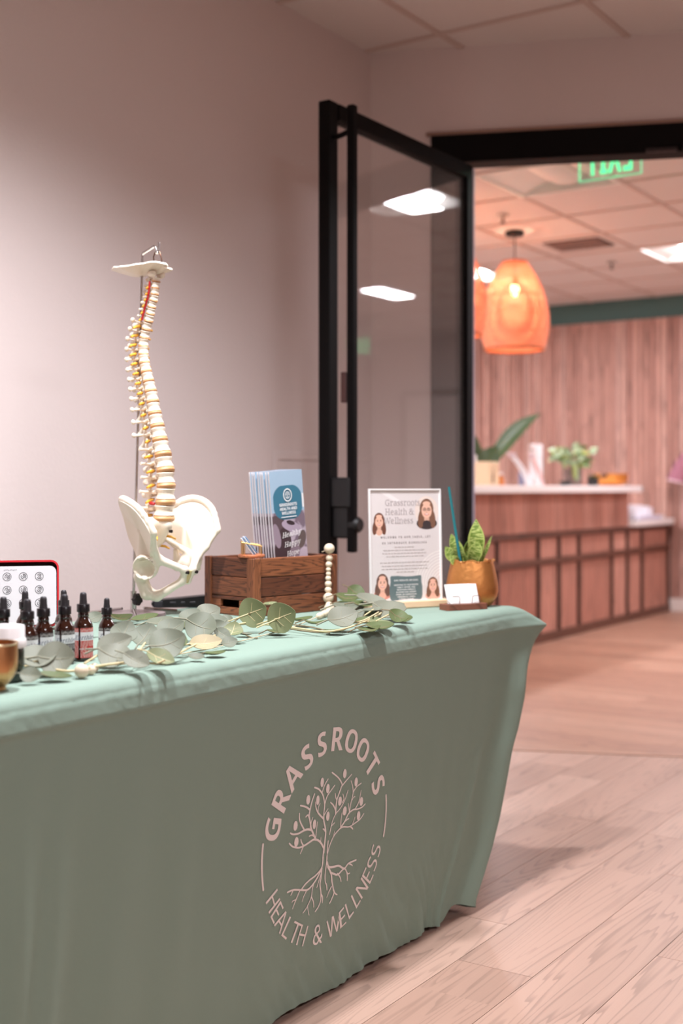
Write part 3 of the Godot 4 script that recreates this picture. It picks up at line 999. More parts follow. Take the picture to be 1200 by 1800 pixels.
# ------------------------------------------------------------------ glass door leaf, open, and what is on it
func build_door() -> void:
	var black := mat("black_frame", c8(8, 5, 5), 0.6)
	var root := Node3D.new()
	root.name = "door_1"
	add_child(root)
	root.position = Vector3(-2.30, 0, -3.87)
	tag(root, "open glass door with a slim black metal frame and long black pull bar", "door")
	root.set_meta("kind", "structure")
	var half := 0.506
	var h := 2.335
	var th := 0.045
	for s in [-1.0, 1.0]:
		var w := 0.052 if s > 0.0 else 0.045
		part(root, "stile", boxm(Vector3(th, h - 0.01, w), 0.003, Vector3(0, h * 0.5 + 0.005, s * (half - w * 0.5))), black)
	black.metallic_specular = 0.25
	part(root, "top_rail", boxm(Vector3(th, 0.055, 2.0 * half - 0.105), 0.003, Vector3(0, h - 0.0275, -0.0075)), black)
	part(root, "bottom_rail", boxm(Vector3(th, 0.1, 2.0 * half - 0.105), 0.003, Vector3(0, 0.06, -0.0075)), black)
	var glass := mat("door_glass", Color(0.95, 0.97, 0.97, 0.05), 0.02)
	glass.transparency = BaseMaterial3D.TRANSPARENCY_ALPHA
	part(root, "pane", boxm(Vector3(0.01, h - 0.16, 2.0 * half - 0.1), 0.0, Vector3(0, h * 0.5 + 0.025, -0.0075)), glass)
	part(root, "edge_reflection", boxm(Vector3(0.05, h - 0.02, 0.012), 0.003, Vector3(0, h * 0.5, -half - 0.008)), mat("edge_reflection", c8(196, 190, 208), 0.35))  # pale strip added on the hinge edge, reflected far-room light put into its colour
	var b := B.new()
	b.box(Vector3(0.092, 1.58, half - 0.03), Vector3(0.028, 1.46, 0.028), 0.004)
	var ph := part(root, "pull_handle", b.done(), black)
	for y in [2.215, 1.02]:
		b = B.new()
		b.tube([Vector3(0.02, y, half - 0.03), Vector3(0.05, y + 0.004, half - 0.03), Vector3(0.085, y + 0.012, half - 0.03)], 0.009, 10)
		part(ph, "standoff", b.done(), black)
	b = B.new()
	b.box(Vector3(0.062, 1.39, half - 0.03), Vector3(0.02, 0.10, 0.02), 0.003)
	part(ph, "handle_plate", b.done(), mat("dark_red_plate", c8(66, 34, 30), 0.4))
	b = B.new()
	b.box(Vector3(0.055, 1.045, half - 0.035), Vector3(0.075, 0.10, 0.05), 0.006)
	b.box(Vector3(0.055, 0.955, half - 0.04), Vector3(0.07, 0.12, 0.045), 0.006)
	var lk := part(root, "lock_case", b.done(), mat("lock_black", c8(10, 9, 11), 0.5))
	b = B.new()
	b.lathe([Vector2(0, -0.02), Vector2(0.022, -0.02), Vector2(0.026, -0.012), Vector2(0.026, 0.012), Vector2(0.02, 0.02), Vector2(0, 0.02)], 18, Transform3D(Basis(Vector3(0, 0, 1), -PI / 2), Vector3(0.098, 0.94, half - 0.04)))
	part(lk, "thumb_turn", b.done(), mat("lock_black", c8(10, 9, 11), 0.5))
	# access panel on the left wall behind the door
	var paint: StandardMaterial3D = mats["wall_paint"]
	var ap := thing("access_panel", "flush white access panel in the left wall, behind the open glass door", "access panel", Vector3(-2.73, 0.68, -4.01))
	b = B.new()
	for s in [-1.0, 1.0]:
		b.box(Vector3(0.003, 0, s * 0.335), Vector3(0.006, 1.03, 0.03), 0.002)
		b.box(Vector3(0.003, s * 0.5, 0), Vector3(0.006, 0.03, 0.64), 0.002)
	part(ap, "frame", b.done(), paint)
	part(ap, "panel", boxm(Vector3(0.003, 0.965, 0.632), 0.001, Vector3(0.0015, 0, 0)), paint)

# ------------------------------------------------------------------ reception desk and the room behind the doorway
func wood_mat(key: String, c: Color, rough := 0.55) -> StandardMaterial3D:
	var m := mat(key, c, rough)
	if m.albedo_texture == null:
		m.albedo_texture = straight_grain()
	return m

var _straight: ImageTexture
func straight_grain() -> ImageTexture:
	if _straight == null:
		_straight = grain(256, 512, 14.0, 1.2, 0.22, 31)
	return _straight

func slat(b: B, c: Vector3, s: Vector3, bev := 0.002) -> void:
	b.u_ax = Vector3(1, 0, 1)
	b.v_ax = Vector3(0, 1, 0)
	b.us = 1.0 / 0.35
	b.vs = 1.0 / 1.4
	b.uo = Vector2(rng.randf(), rng.randf())
	b.box(c, s, bev)

func build_slat_wall() -> void:
	var wall: Node3D = get_node("wall_back")
	var cols := [c8(224, 174, 158), c8(214, 164, 148), c8(233, 186, 170), c8(205, 154, 139), c8(222, 178, 164)]
	rng.seed = 12
	var back := B.new()
	back.box(Vector3(-4.3, 1.27, -10.535), Vector3(4.3, 2.54, 0.012), 0.0)
	part(wall, "slat_backing", back.done(), mat("slat_back", c8(70, 44, 38), 0.9))
	var x := -6.42
	while x < -2.2:
		var b := B.new()
		slat(b, Vector3(x, 1.325, -10.514), Vector3(0.034, 2.43, 0.03))
		var k := rng.randi() % 5
		part(wall, "slat", b.done(), wood_mat("slat_wood_%d" % k, cols[k], 0.6))
		x += 0.052
	struct("baseboard_back", boxm(Vector3(4.3, 0.11, 0.018), 0.003, Vector3(-4.3, 0.055, -10.49)), mat("white_trim", c8(232, 222, 216), 0.5))

# fluted front between two z values, facing +X
func fluted(z0: float, z1: float, y0: float, y1: float, x: float) -> ArrayMesh:
	var b := B.new()
	b.flat()
	b.u_ax = Vector3(0, 0, 1)
	b.v_ax = Vector3(0, 1, 0)
	b.us = 1.0 / 0.5
	b.vs = 1.0 / 1.6
	var n := maxi(int(round((z0 - z1) / 0.024)), 1)
	for i in n:
		var a := lerpf(z0, z1, float(i) / n)
		var c := lerpf(z0, z1, float(i + 1) / n)
		var m0 := lerpf(a, c, 0.22)
		var m1 := lerpf(a, c, 0.78)
		b.quad(Vector3(x, y0, a), Vector3(x, y1, a), Vector3(x + 0.006, y1, m0), Vector3(x + 0.006, y0, m0))
		b.quad(Vector3(x + 0.006, y0, m0), Vector3(x + 0.006, y1, m0), Vector3(x + 0.006, y1, m1), Vector3(x + 0.006, y0, m1))
		b.quad(Vector3(x + 0.006, y0, m1), Vector3(x + 0.006, y1, m1), Vector3(x, y1, c), Vector3(x, y0, c))
	return b.done()

func build_desk() -> void:
	var xf := -3.575
	var za := -5.55
	var zb := -10.48
	var zbar := -9.54
	rng.seed = 40
	var root := thing("reception_desk", "long reception desk of reddish fluted wood with dark battens, in the room beyond the door", "desk", Vector3(-3.9, 0, -8.0))
	var off := -root.position
	var place := func(o: MeshInstance3D) -> void:
		o.position = off
	var core := B.new()
	core.box(Vector3(-3.92, 0.36, (za + zb) * 0.5), Vector3(0.64, 0.70, za - zb - 0.02), 0.0)
	core.box(Vector3(-3.66, 0.87, (za + zbar) * 0.5), Vector3(0.13, 0.31, za - zbar - 0.01), 0.0)
	place.call(part(root, "carcass", core.done(), wood_mat("desk_core", c8(150, 92, 74))))
	var tones := [c8(196, 138, 120), c8(186, 128, 110), c8(205, 148, 130)]
	var dark := wood_mat("batten", c8(62, 36, 26), 0.5)
	# upper band: planks of fluted wood
	var z := za
	var k := 0
	while z > zbar + 0.01:
		var ze: float = maxf(z - 0.192, zbar)
		place.call(part(root, "fluted_plank", fluted(z, ze, 0.757, 1.024, xf), wood_mat("desk_wood_%d" % (k % 3), tones[k % 3])))
		k += 2 if rng.randf() < 0.5 else 1
		z = ze
	var ms := [-5.55, -5.86, -6.19, -6.83, -7.177, -7.81, -8.153, -8.51, -9.16, -9.488, -9.823, -10.465]
	for i in ms.size() - 1:
		var w: StandardMaterial3D = wood_mat("desk_wood_%d" % (i % 3), tones[i % 3])
		place.call(part(root, "lower_panel", fluted(ms[i] - 0.015, ms[i + 1] + 0.015, 0.06, 0.53, xf), w))
		place.call(part(root, "upper_panel", fluted(ms[i] - 0.015, ms[i + 1] + 0.015, 0.575, 0.722, xf), w))
	for m in ms:
		var b := B.new()
		slat(b, Vector3(xf + 0.008, 0.392, m), Vector3(0.03, 0.664, 0.032))
		place.call(part(root, "batten", b.done(), dark))
	for r in [[0.733, 0.034], [0.552, 0.046], [0.03, 0.06]]:
		var b := B.new()
		b.u_ax = Vector3(1, 1, 0); b.v_ax = Vector3(0, 0, 1); b.us = 2.0; b.vs = 0.7
		b.box(Vector3(xf + 0.012, r[0], (za + zb) * 0.5), Vector3(0.036, r[1], za - zb), 0.003)
		place.call(part(root, "rail" if r[0] > 0.1 else "plinth", b.done(), wood_mat("rail_wood", c8(100, 62, 48), 0.5)))
	var white := mat("counter_white", c8(240, 236, 234), 0.3)
	var bt := whole("bar_top", "white upper countertop running along the reception desk, plants and boxes on it", "countertop", boxm(Vector3(0.40, 0.05, za - zbar + 0.02), 0.006), white, Vector3(-3.66, 1.052, (za + zbar) * 0.5 - 0.01))
	whole("desk_top", "lower white worktop at the far right end of the reception desk", "countertop", boxm(Vector3(0.72, 0.05, 0.90), 0.006), white, Vector3(-3.86, 0.776, -10.0))

func build_pendant(x: float, z: float, label: String) -> void:
	var root := thing("pendant_lamp", label, "pendant lamp", Vector3(x, CEIL_FAR, z), 0.0, "woven pendant lamps over the desk")
	var dark := mat("lamp_black", c8(26, 22, 22), 0.5)
	var b := B.new()
	b.lathe([Vector2(0, -0.028), Vector2(0.055, -0.026), Vector2(0.062, -0.015), Vector2(0.062, 0.0), Vector2(0, 0.0)], 24)
	part(root, "canopy", b.done(), dark)
	b = B.new()
	b.tube([Vector3(0, -0.02, 0), Vector3(0, -0.30, 0)], 0.004, 8)
	part(root, "cord", b.done(), dark)
	b = B.new()
	b.lathe([Vector2(0, -0.345), Vector2(0.018, -0.345), Vector2(0.02, -0.29), Vector2(0.012, -0.275), Vector2(0, -0.275)], 16)
	part(root, "socket", b.done(), mat("brass", c8(176, 110, 60), 0.35, 0.8))
	var glow := mat("bulb_glow", Color(1, 0.95, 0.85), 0.4)
	glow.emission_enabled = true
	glow.emission = Color(1.0, 0.83, 0.60)
	glow.emission_energy_multiplier = 12.0
	b = B.new()
	b.ball(Vector3(0, -0.378, 0), Vector3(0.026, 0.042, 0.026), 16)
	part(root, "bulb", b.done(), glow)
	var l := OmniLight3D.new()
	l.name = "bulb_light"
	root.add_child(l, true)
	l.position = Vector3(0, -0.378, 0)
	l.light_color = Color(1.0, 0.82, 0.68)
	l.light_energy = 0.27
	l.light_size = 0.03
	l.omni_range = 8.0
	l.omni_attenuation = 2.0
	l.shadow_enabled = true
	# woven shade: hoops of cane with upright strands passing in and out between them
	var rad := func(t: float) -> float:
		# t from 0 (top) to 1 (bottom)
		if t < 0.72:
			return lerpf(0.075, 0.222, pow(sin(t / 0.72 * PI * 0.5), 0.85))
		return lerpf(0.222, 0.19, pow((t - 0.72) / 0.28, 1.5))
	var cane := mat("cane", c8(236, 182, 150), 0.7)
	cane.backlight_enabled = true
	cane.backlight = Color(0.80, 0.55, 0.36)
	var hoops := B.new()
	var y0 := -0.195
	var y1 := -0.765
	var nh := 46
	for i in nh:
		var t := float(i) / (nh - 1)
		var r: float = rad.call(t)
		var ring := []
		for k in 33:
			var a := TAU * k / 32.0
			var rr := r + 0.003 * sin(a * 16.0 + i * PI)
			ring.append(Vector3(cos(a) * rr, lerpf(y0, y1, t), sin(a) * rr))
		var thick := 0.0042 if t > 0.45 else 0.0028
		if i % 9 == 0:
			thick = 0.006
		hoops.tube(ring, thick, 5, false)
	var sh := part(root, "shade", hoops.done(), cane)
	sh.set_meta("kind", "stuff")
	var ups := B.new()
	for k in 72:
		var a := TAU * k / 72.0
		var pts := []
		for i in 19:
			var t := float(i) / 18.0
			var tw: float = a + 0.05 * sin(t * 40.0 + k * PI)
			var rr: float = rad.call(t) + 0.004 * sin(t * 60.0 + k * PI)
			pts.append(Vector3(cos(tw) * rr, lerpf(y0, y1, t), sin(tw) * rr))
		ups.tube(pts, 0.0028, 4, false)
	var us := part(root, "shade_strands", ups.done(), cane)
	us.set_meta("kind", "stuff")
	for rr in [[0.19, y1, 0.008], [0.075, y0, 0.007]]:
		b = B.new()
		var ring := []
		for k in 33:
			ring.append(Vector3(cos(TAU * k / 32.0) * rr[0], rr[1], sin(TAU * k / 32.0) * rr[0]))
		b.tube(ring, rr[2], 8, false)
		part(root, "shade_rim", b.done(), mat("cane_rim", c8(196, 112, 66), 0.7))

func build_ceiling_things() -> void:
	# exit sign of clear plastic, seen from behind, so that its letters read mirrored
	var sg := thing("exit_sign", "green edge-lit EXIT sign hanging behind the door header, seen from its back", "exit sign", Vector3(-2.07, 2.448, -5.30))
	var acr := mat("sign_acrylic", Color(0.8, 0.97, 0.88, 0.12), 0.05)
	acr.transparency = BaseMaterial3D.TRANSPARENCY_ALPHA
	part(sg, "panel", boxm(Vector3(0.30, 0.20, 0.008), 0.002, Vector3(0, 0.10, 0)), acr)
	var grn := mat("exit_sign_light", c8(70, 220, 150), 0.5)
	grn.emission_enabled = true
	grn.emission = c8(90, 240, 170)
	grn.emission_energy_multiplier = 1.3
	var b := B.new()
	text_to(b, "EXIT", fnt_bold, Transform3D(Basis(Vector3(-1, 0, 0), Vector3.UP, Vector3(0, 0, -1)), Vector3(0, 0.096, -0.0055)) * Transform3D(Basis.from_scale(Vector3(0.52, 1, 1)), Vector3.ZERO), 0.205)
	part(sg, "lettering", b.done(), grn)
	b = B.new()
	for s in [-1.0, 1.0]:
		b.box(Vector3(s * 0.146, 0.10, 0), Vector3(0.007, 0.194, 0.010), 0.002)
	b.box(Vector3(0, 0.004, 0), Vector3(0.298, 0.007, 0.010), 0.002)
	part(sg, "glowing_edge", b.done(), mat("exit_edge_light", c8(150, 235, 195), 0.5))
	var ee: StandardMaterial3D = mats["exit_edge_light"]
	ee.emission_enabled = true
	ee.emission = c8(110, 220, 165)
	ee.emission_energy_multiplier = 0.55
	part(sg, "housing", boxm(Vector3(0.30, 0.075, 0.06), 0.006, Vector3(0, 0.237, 0)), mat("alu", c8(190, 186, 182), 0.4, 0.5))
	var l := OmniLight3D.new()
	l.name = "sign_light"
	sg.add_child(l, true)
	l.position = Vector3(0, 0.1, -0.04)
	l.light_color = Color(0.4, 1, 0.7)
	l.light_energy = 0.03
	l.omni_range = 6.0
	l.omni_attenuation = 2.0
	l.shadow_enabled = true
	# the second one is only seen mirrored in the glass
	var s2 := thing("exit_sign", "second green exit sign, visible only as a small reflection beside the pull bar", "exit sign", Vector3(2.03, 2.36, -10.3))
	part(s2, "panel", boxm(Vector3(0.34, 0.20, 0.008), 0.002, Vector3(0, 0.10, 0)), acr)
	b = B.new()
	text_to(b, "EXIT", fnt_bold, Transform3D(Basis(), Vector3(0, 0.098, 0.006)) * Transform3D(Basis.from_scale(Vector3(0.6, 1, 1)), Vector3.ZERO), 0.205)
	part(s2, "lettering", b.done(), grn)
	part(s2, "housing", boxm(Vector3(0.30, 0.165, 0.06), 0.006, Vector3(0, 0.283, 0)), mats["alu"])
	# air vent in its tile
	var v := thing("air_vent", "square ceiling air vent with dark slots, to the right of the pendant lamp", "air vent", Vector3(-3.375, CEIL_FAR, -8.02))
	b = B.new()
	b.box(Vector3(0, 0.016, 0), Vector3(0.59, 0.012, 0.59), 0.001)
	part(v, "face_plate", b.done(), mats["ceiling_tile"])
	part(v, "throat", boxm(Vector3(0.40, 0.004, 0.32), 0.0, Vector3(0.03, 0.008, 0.03)), mat("vent_dark", c8(34, 26, 26), 0.9))
	for i in 5:
		b = B.new()
		b.box(Vector3(0.03, 0.0, -0.11 + i * 0.07), Vector3(0.39, 0.004, 0.030), 0.001, Transform3D(Basis(Vector3.RIGHT, 0.0), Vector3.ZERO))
		part(v, "slat", b.done(), mat("vent_slat", c8(170, 140, 132), 0.5))
	for q in [[-3.36, -6.85, "small ceiling sprinkler head just left above the pendant canopy"], [-3.392, -8.72, "small ceiling sprinkler head near the slatted wall, right of the vent"]]:
		var sp := thing("sprinkler", q[2], "sprinkler", Vector3(q[0], CEIL_FAR, q[1]), 0.0, "")
		b = B.new()
		b.lathe([Vector2(0, -0.012), Vector2(0.03, -0.010), Vector2(0.036, 0.002), Vector2(0, 0.004)], 18)
		part(sp, "escutcheon", b.done(), mat("alu", c8(190, 186, 182), 0.4, 0.5))
		b = B.new()
		b.lathe([Vector2(0, -0.05), Vector2(0.018, -0.05), Vector2(0.018, -0.046), Vector2(0.006, -0.044), Vector2(0.008, -0.012), Vector2(0, -0.012)], 12)
		part(sp, "head", b.done(), mat("dark_steel", c8(52, 44, 44), 0.4, 0.6))

func _ready() -> void:
	fnt = SystemFont.new()
	fnt.font_names = PackedStringArray(["Droid Sans"])
	fnt_bold = SystemFont.new()
	fnt_bold.font_names = PackedStringArray(["Droid Sans"])
	fnt_bold.font_weight = 700
	fnt_serif = SystemFont.new()
	fnt_serif.font_names = PackedStringArray(["Droid Serif"])
	build_stage()
	build_shell()
	build_slat_wall()
	build_desk()
	build_door()
	build_table()
	build_pendant(-3.519, -7.345, "woven orange dome pendant lamp with a glowing bulb, in full view")
	build_pendant(-3.519, -6.46, "woven orange pendant lamp half hidden by the door edge")
	build_ceiling_things()
	build_objects()

# ------------------------------------------------------------------ spine model
func udtri(p: Vector3, a: Vector3, b: Vector3, c: Vector3) -> float:
	var ba := b - a
	var pa := p - a
	var cb := c - b
	var pb := p - b
	var ac := a - c
	var pc := p - c
	var nn := ba.cross(ac)
	if signf(ba.cross(nn).dot(pa)) + signf(cb.cross(nn).dot(pb)) + signf(ac.cross(nn).dot(pc)) < 2.0:
		var d1 := (ba * clampf(ba.dot(pa) / ba.length_squared(), 0, 1) - pa).length_squared()
		var d2 := (cb * clampf(cb.dot(pb) / cb.length_squared(), 0, 1) - pb).length_squared()
		var d3 := (ac * clampf(ac.dot(pc) / ac.length_squared(), 0, 1) - pc).length_squared()
		return sqrt(minf(d1, minf(d2, d3)))
	return absf(nn.dot(pa)) / nn.length()

func udcap(p: Vector3, a: Vector3, b: Vector3, ra: float, rb: float) -> float:
	var ba := b - a
	var h := clampf((p - a).dot(ba) / ba.length_squared(), 0, 1)
	return (p - a - ba * h).length() - lerpf(ra, rb, h)

func smin(a: float, b: float, k: float) -> float:
	var h := maxf(k - absf(a - b), 0.0) / k
	return minf(a, b) - h * h * k * 0.25

var hip_tris: Array = []
var hip_caps: Array = []
var hip_ac := Vector3(0.117, 0.875, 0.083)

func hip_d(p: Vector3) -> float:
	var d := 1.0
	for t in hip_tris:
		d = smin(d, udtri(p, t[0], t[1], t[2]) - t[3], 0.009)
	for c in hip_caps:
		d = smin(d, udcap(p, c[0], c[1], c[2], c[3]), 0.008)
	d = smin(d, (p - hip_ac).length() - 0.031, 0.010)
	var cup := (p - hip_ac - Vector3(0.006, -0.005, 0.016)).length() - 0.0265
	return maxf(d, -cup)

func hip_mesh(near: bool) -> ArrayMesh:
	var A := Vector3(0.172, 0.957, 0.116)
	var CF := Vector3(0.142, 1.008, 0.130)
	var CT := Vector3(0.100, 1.032, 0.132)
	var CP := Vector3(0.064, 1.029, 0.108)
	var PS := Vector3(0.028, 0.990, 0.052)
	var SI := Vector3(0.042, 0.942, 0.050)
	var GS := Vector3(0.080, 0.905, 0.066)
	var AI := Vector3(0.152, 0.916, 0.094)
	var IPE := Vector3(0.142, 0.893, 0.070)
	var M := Vector3(0.108, 0.968, 0.083)
	var M2 := Vector3(0.075, 0.995, 0.092)
	var PT := Vector3(0.178, 0.866, 0.014)
	var PB := Vector3(0.166, 0.838, 0.010)
	var IT := Vector3(0.098, 0.806, 0.058)
	var IB := Vector3(0.086, 0.850, 0.068)
	if not near:
		IT = Vector3(0.090, 0.852, 0.060)
		IB = Vector3(0.084, 0.868, 0.066)
	hip_tris = []
	hip_caps = []
	var crest := [A, CF, CT, CP, PS]
	for i in 4:
		for e in 4:
			var p0: Vector3 = crest[maxi(i - 1, 0)]
			var p3: Vector3 = crest[mini(i + 2, 4)]
			var q0: Vector3 = (crest[i] as Vector3).cubic_interpolate(crest[i + 1], p0, p3, e / 4.0)
			var q1: Vector3 = (crest[i] as Vector3).cubic_interpolate(crest[i + 1], p0, p3, (e + 1) / 4.0)
			hip_caps.append([q0, q1, 0.0068, 0.0068])
	hip_caps.append_array([[A, AI, 0.006, 0.008], [AI, IPE, 0.009, 0.011], [SI, IPE, 0.006, 0.008], [IPE, PT, 0.0105, 0.0078], [PT, PB, 0.0088, 0.008], [IB, hip_ac, 0.0125, 0.02], [GS, IB, 0.007, 0.010]])
	if near:
		hip_caps.append_array([[PB, IT + Vector3(0.02, -0.004, -0.012), 0.009, 0.0115], [IT + Vector3(0.02, -0.002, -0.012), IT + Vector3(0, 0.004, 0), 0.0115, 0.0145], [IT + Vector3(0, 0.004, 0), IB, 0.0155, 0.0155]])
	else:
		hip_caps.append_array([[PB, Vector3(0.13, 0.845, 0.03), 0.006, 0.005]])
	var b := B.new()
	b.nets(hip_d, Vector3(-0.005, 0.780, -0.004), Vector3(0.20, 1.055, 0.152), 0.0034)
	# the broad hollow blade of the ilium, spanned between its rim and a sunken middle
	var rim := [A, CF, CT, CP, PS, SI, GS, hip_ac + Vector3(-0.012, 0.012, 0.0), hip_ac + Vector3(0.02, 0.02, -0.004), AI]
	var mid := Vector3(0.100, 0.962, 0.088)
	var edge := func(v: float) -> Vector3:
		var n := rim.size()
		var f := v * n
		var i := int(f) % n
		return (rim[i] as Vector3).cubic_interpolate(rim[(i + 1) % n], rim[(i + n - 1) % n], rim[(i + 2) % n], f - floorf(f))
	b.sheet(func(u: float, v: float) -> Vector3:
		var e: Vector3 = edge.call(v)
		var p := mid.lerp(e, u)
		# hollow towards the inside of the pelvis
		p.z -= 0.012 * (1.0 - u * u) - 0.004
		return p, 10, 64, 0.0072)
	return b.done()

func sacrum_d(p: Vector3) -> float:
	var d := udcap(p, Vector3(0.100, 0.972, 0), Vector3(0.072, 0.938, 0), 0.021, 0.019)
	d = smin(d, udcap(p, Vector3(0.072, 0.938, 0), Vector3(0.044, 0.897, 0), 0.018, 0.012), 0.012)
	d = smin(d, udcap(p, Vector3(0.044, 0.897, 0), Vector3(0.056, 0.858, 0), 0.010, 0.005), 0.010)
	for s in [-1.0, 1.0]:
		d = smin(d, udtri(p, Vector3(0.095, 0.980, 0.02 * s), Vector3(0.045, 0.982, 0.046 * s), Vector3(0.052, 0.935, 0.044 * s)) - 0.010, 0.012)
		d = smin(d, udtri(p, Vector3(0.095, 0.975, 0.02 * s), Vector3(0.052, 0.935, 0.044 * s), Vector3(0.045, 0.895, 0.010 * s)) - 0.007, 0.012)
		for q in [Vector3(0.094, 0.942, 0.024 * s), Vector3(0.074, 0.918, 0.020 * s)]:
			d = maxf(d, -((p - q).length() - 0.0055))
	return d

func vertebra_mesh(ap: float, w: float, h: float, kind: int) -> ArrayMesh:
	var b := B.new()
	var prof := [Vector2(0, -h * 0.5), Vector2(0.46, -h * 0.5), Vector2(0.5, -h * 0.42), Vector2(0.49, -h * 0.34), Vector2(0.42, -h * 0.1), Vector2(0.415, h * 0.1), Vector2(0.48, h * 0.34), Vector2(0.495, h * 0.42), Vector2(0.46, h * 0.5), Vector2(0, h * 0.5)]
	b.lathe(prof, 22, Transform3D(), ap, w)
	var back := -ap * 0.42
	for s in [-1.0, 1.0]:
		# pedicle and lamina round the canal
		var pw := w * 0.30
		b.tube([Vector3(back, h * 0.15, s * pw), Vector3(back - ap * 0.35, h * 0.12, s * pw * 1.05), Vector3(back - ap * 0.65, 0, s * pw * 0.6), Vector3(back - ap * 0.8, -h * 0.1, 0)], [h * 0.2, h * 0.2, h * 0.26, h * 0.28], 8)
		# articular processes
		b.ball(Vector3(back - ap * 0.42, h * 0.5, s * pw * 1.15), Vector3(ap * 0.12, h * 0.34, w * 0.11), 10)
		b.ball(Vector3(back - ap * 0.46, -h * 0.5, s * pw * 1.0), Vector3(ap * 0.12, h * 0.36, w * 0.11), 10)
		# transverse process
		var tl: float = [0.62, 0.95, 0.92][kind] * w
		var tb: float = [0.0, -0.5, -0.12][kind] * ap
		b.tube([Vector3(back - ap * 0.3, h * 0.08, s * pw), Vector3(back - ap * 0.35 + tb * 0.5, h * 0.16, s * (pw + tl) * 0.5), Vector3(back - ap * 0.38 + tb, h * 0.22, s * tl)], [h * 0.17, h * 0.13, h * 0.15], 8)
		if kind == 1:
			b.ball(Vector3(back - ap * 0.38 + tb, h * 0.22, s * tl), Vector3(0.0058, 0.0065, 0.0058), 10)
	if kind == 2:
		b.box(Vector3(back - ap * 1.02, -h * 0.12, 0), Vector3(ap * 0.55, h * 0.62, 0.0065), 0.003)
		b.ball(Vector3(back - ap * 1.27, -h * 0.14, 0), Vector3(0.006, h * 0.30, 0.006), 10)
	elif kind == 1:
		b.tube([Vector3(back - ap * 0.75, 0, 0), Vector3(back - ap * 1.1, -h * 0.45, 0), Vector3(back - ap * 1.45, -h * 0.85, 0)], [0.0055, 0.0045, 0.0055], 8)
		b.ball(Vector3(back - ap * 1.45, -h * 0.85, 0), Vector3(0.006, 0.007, 0.006), 10)
	else:
		b.tube([Vector3(back - ap * 0.75, -h * 0.1, 0), Vector3(back - ap * 1.3, -h * 0.4, 0)], [0.0042, 0.0036], 8)
		b.ball(Vector3(back - ap * 1.3, -h * 0.4, 0), Vector3(0.0045, 0.0045, 0.006), 8)
	return b.done()

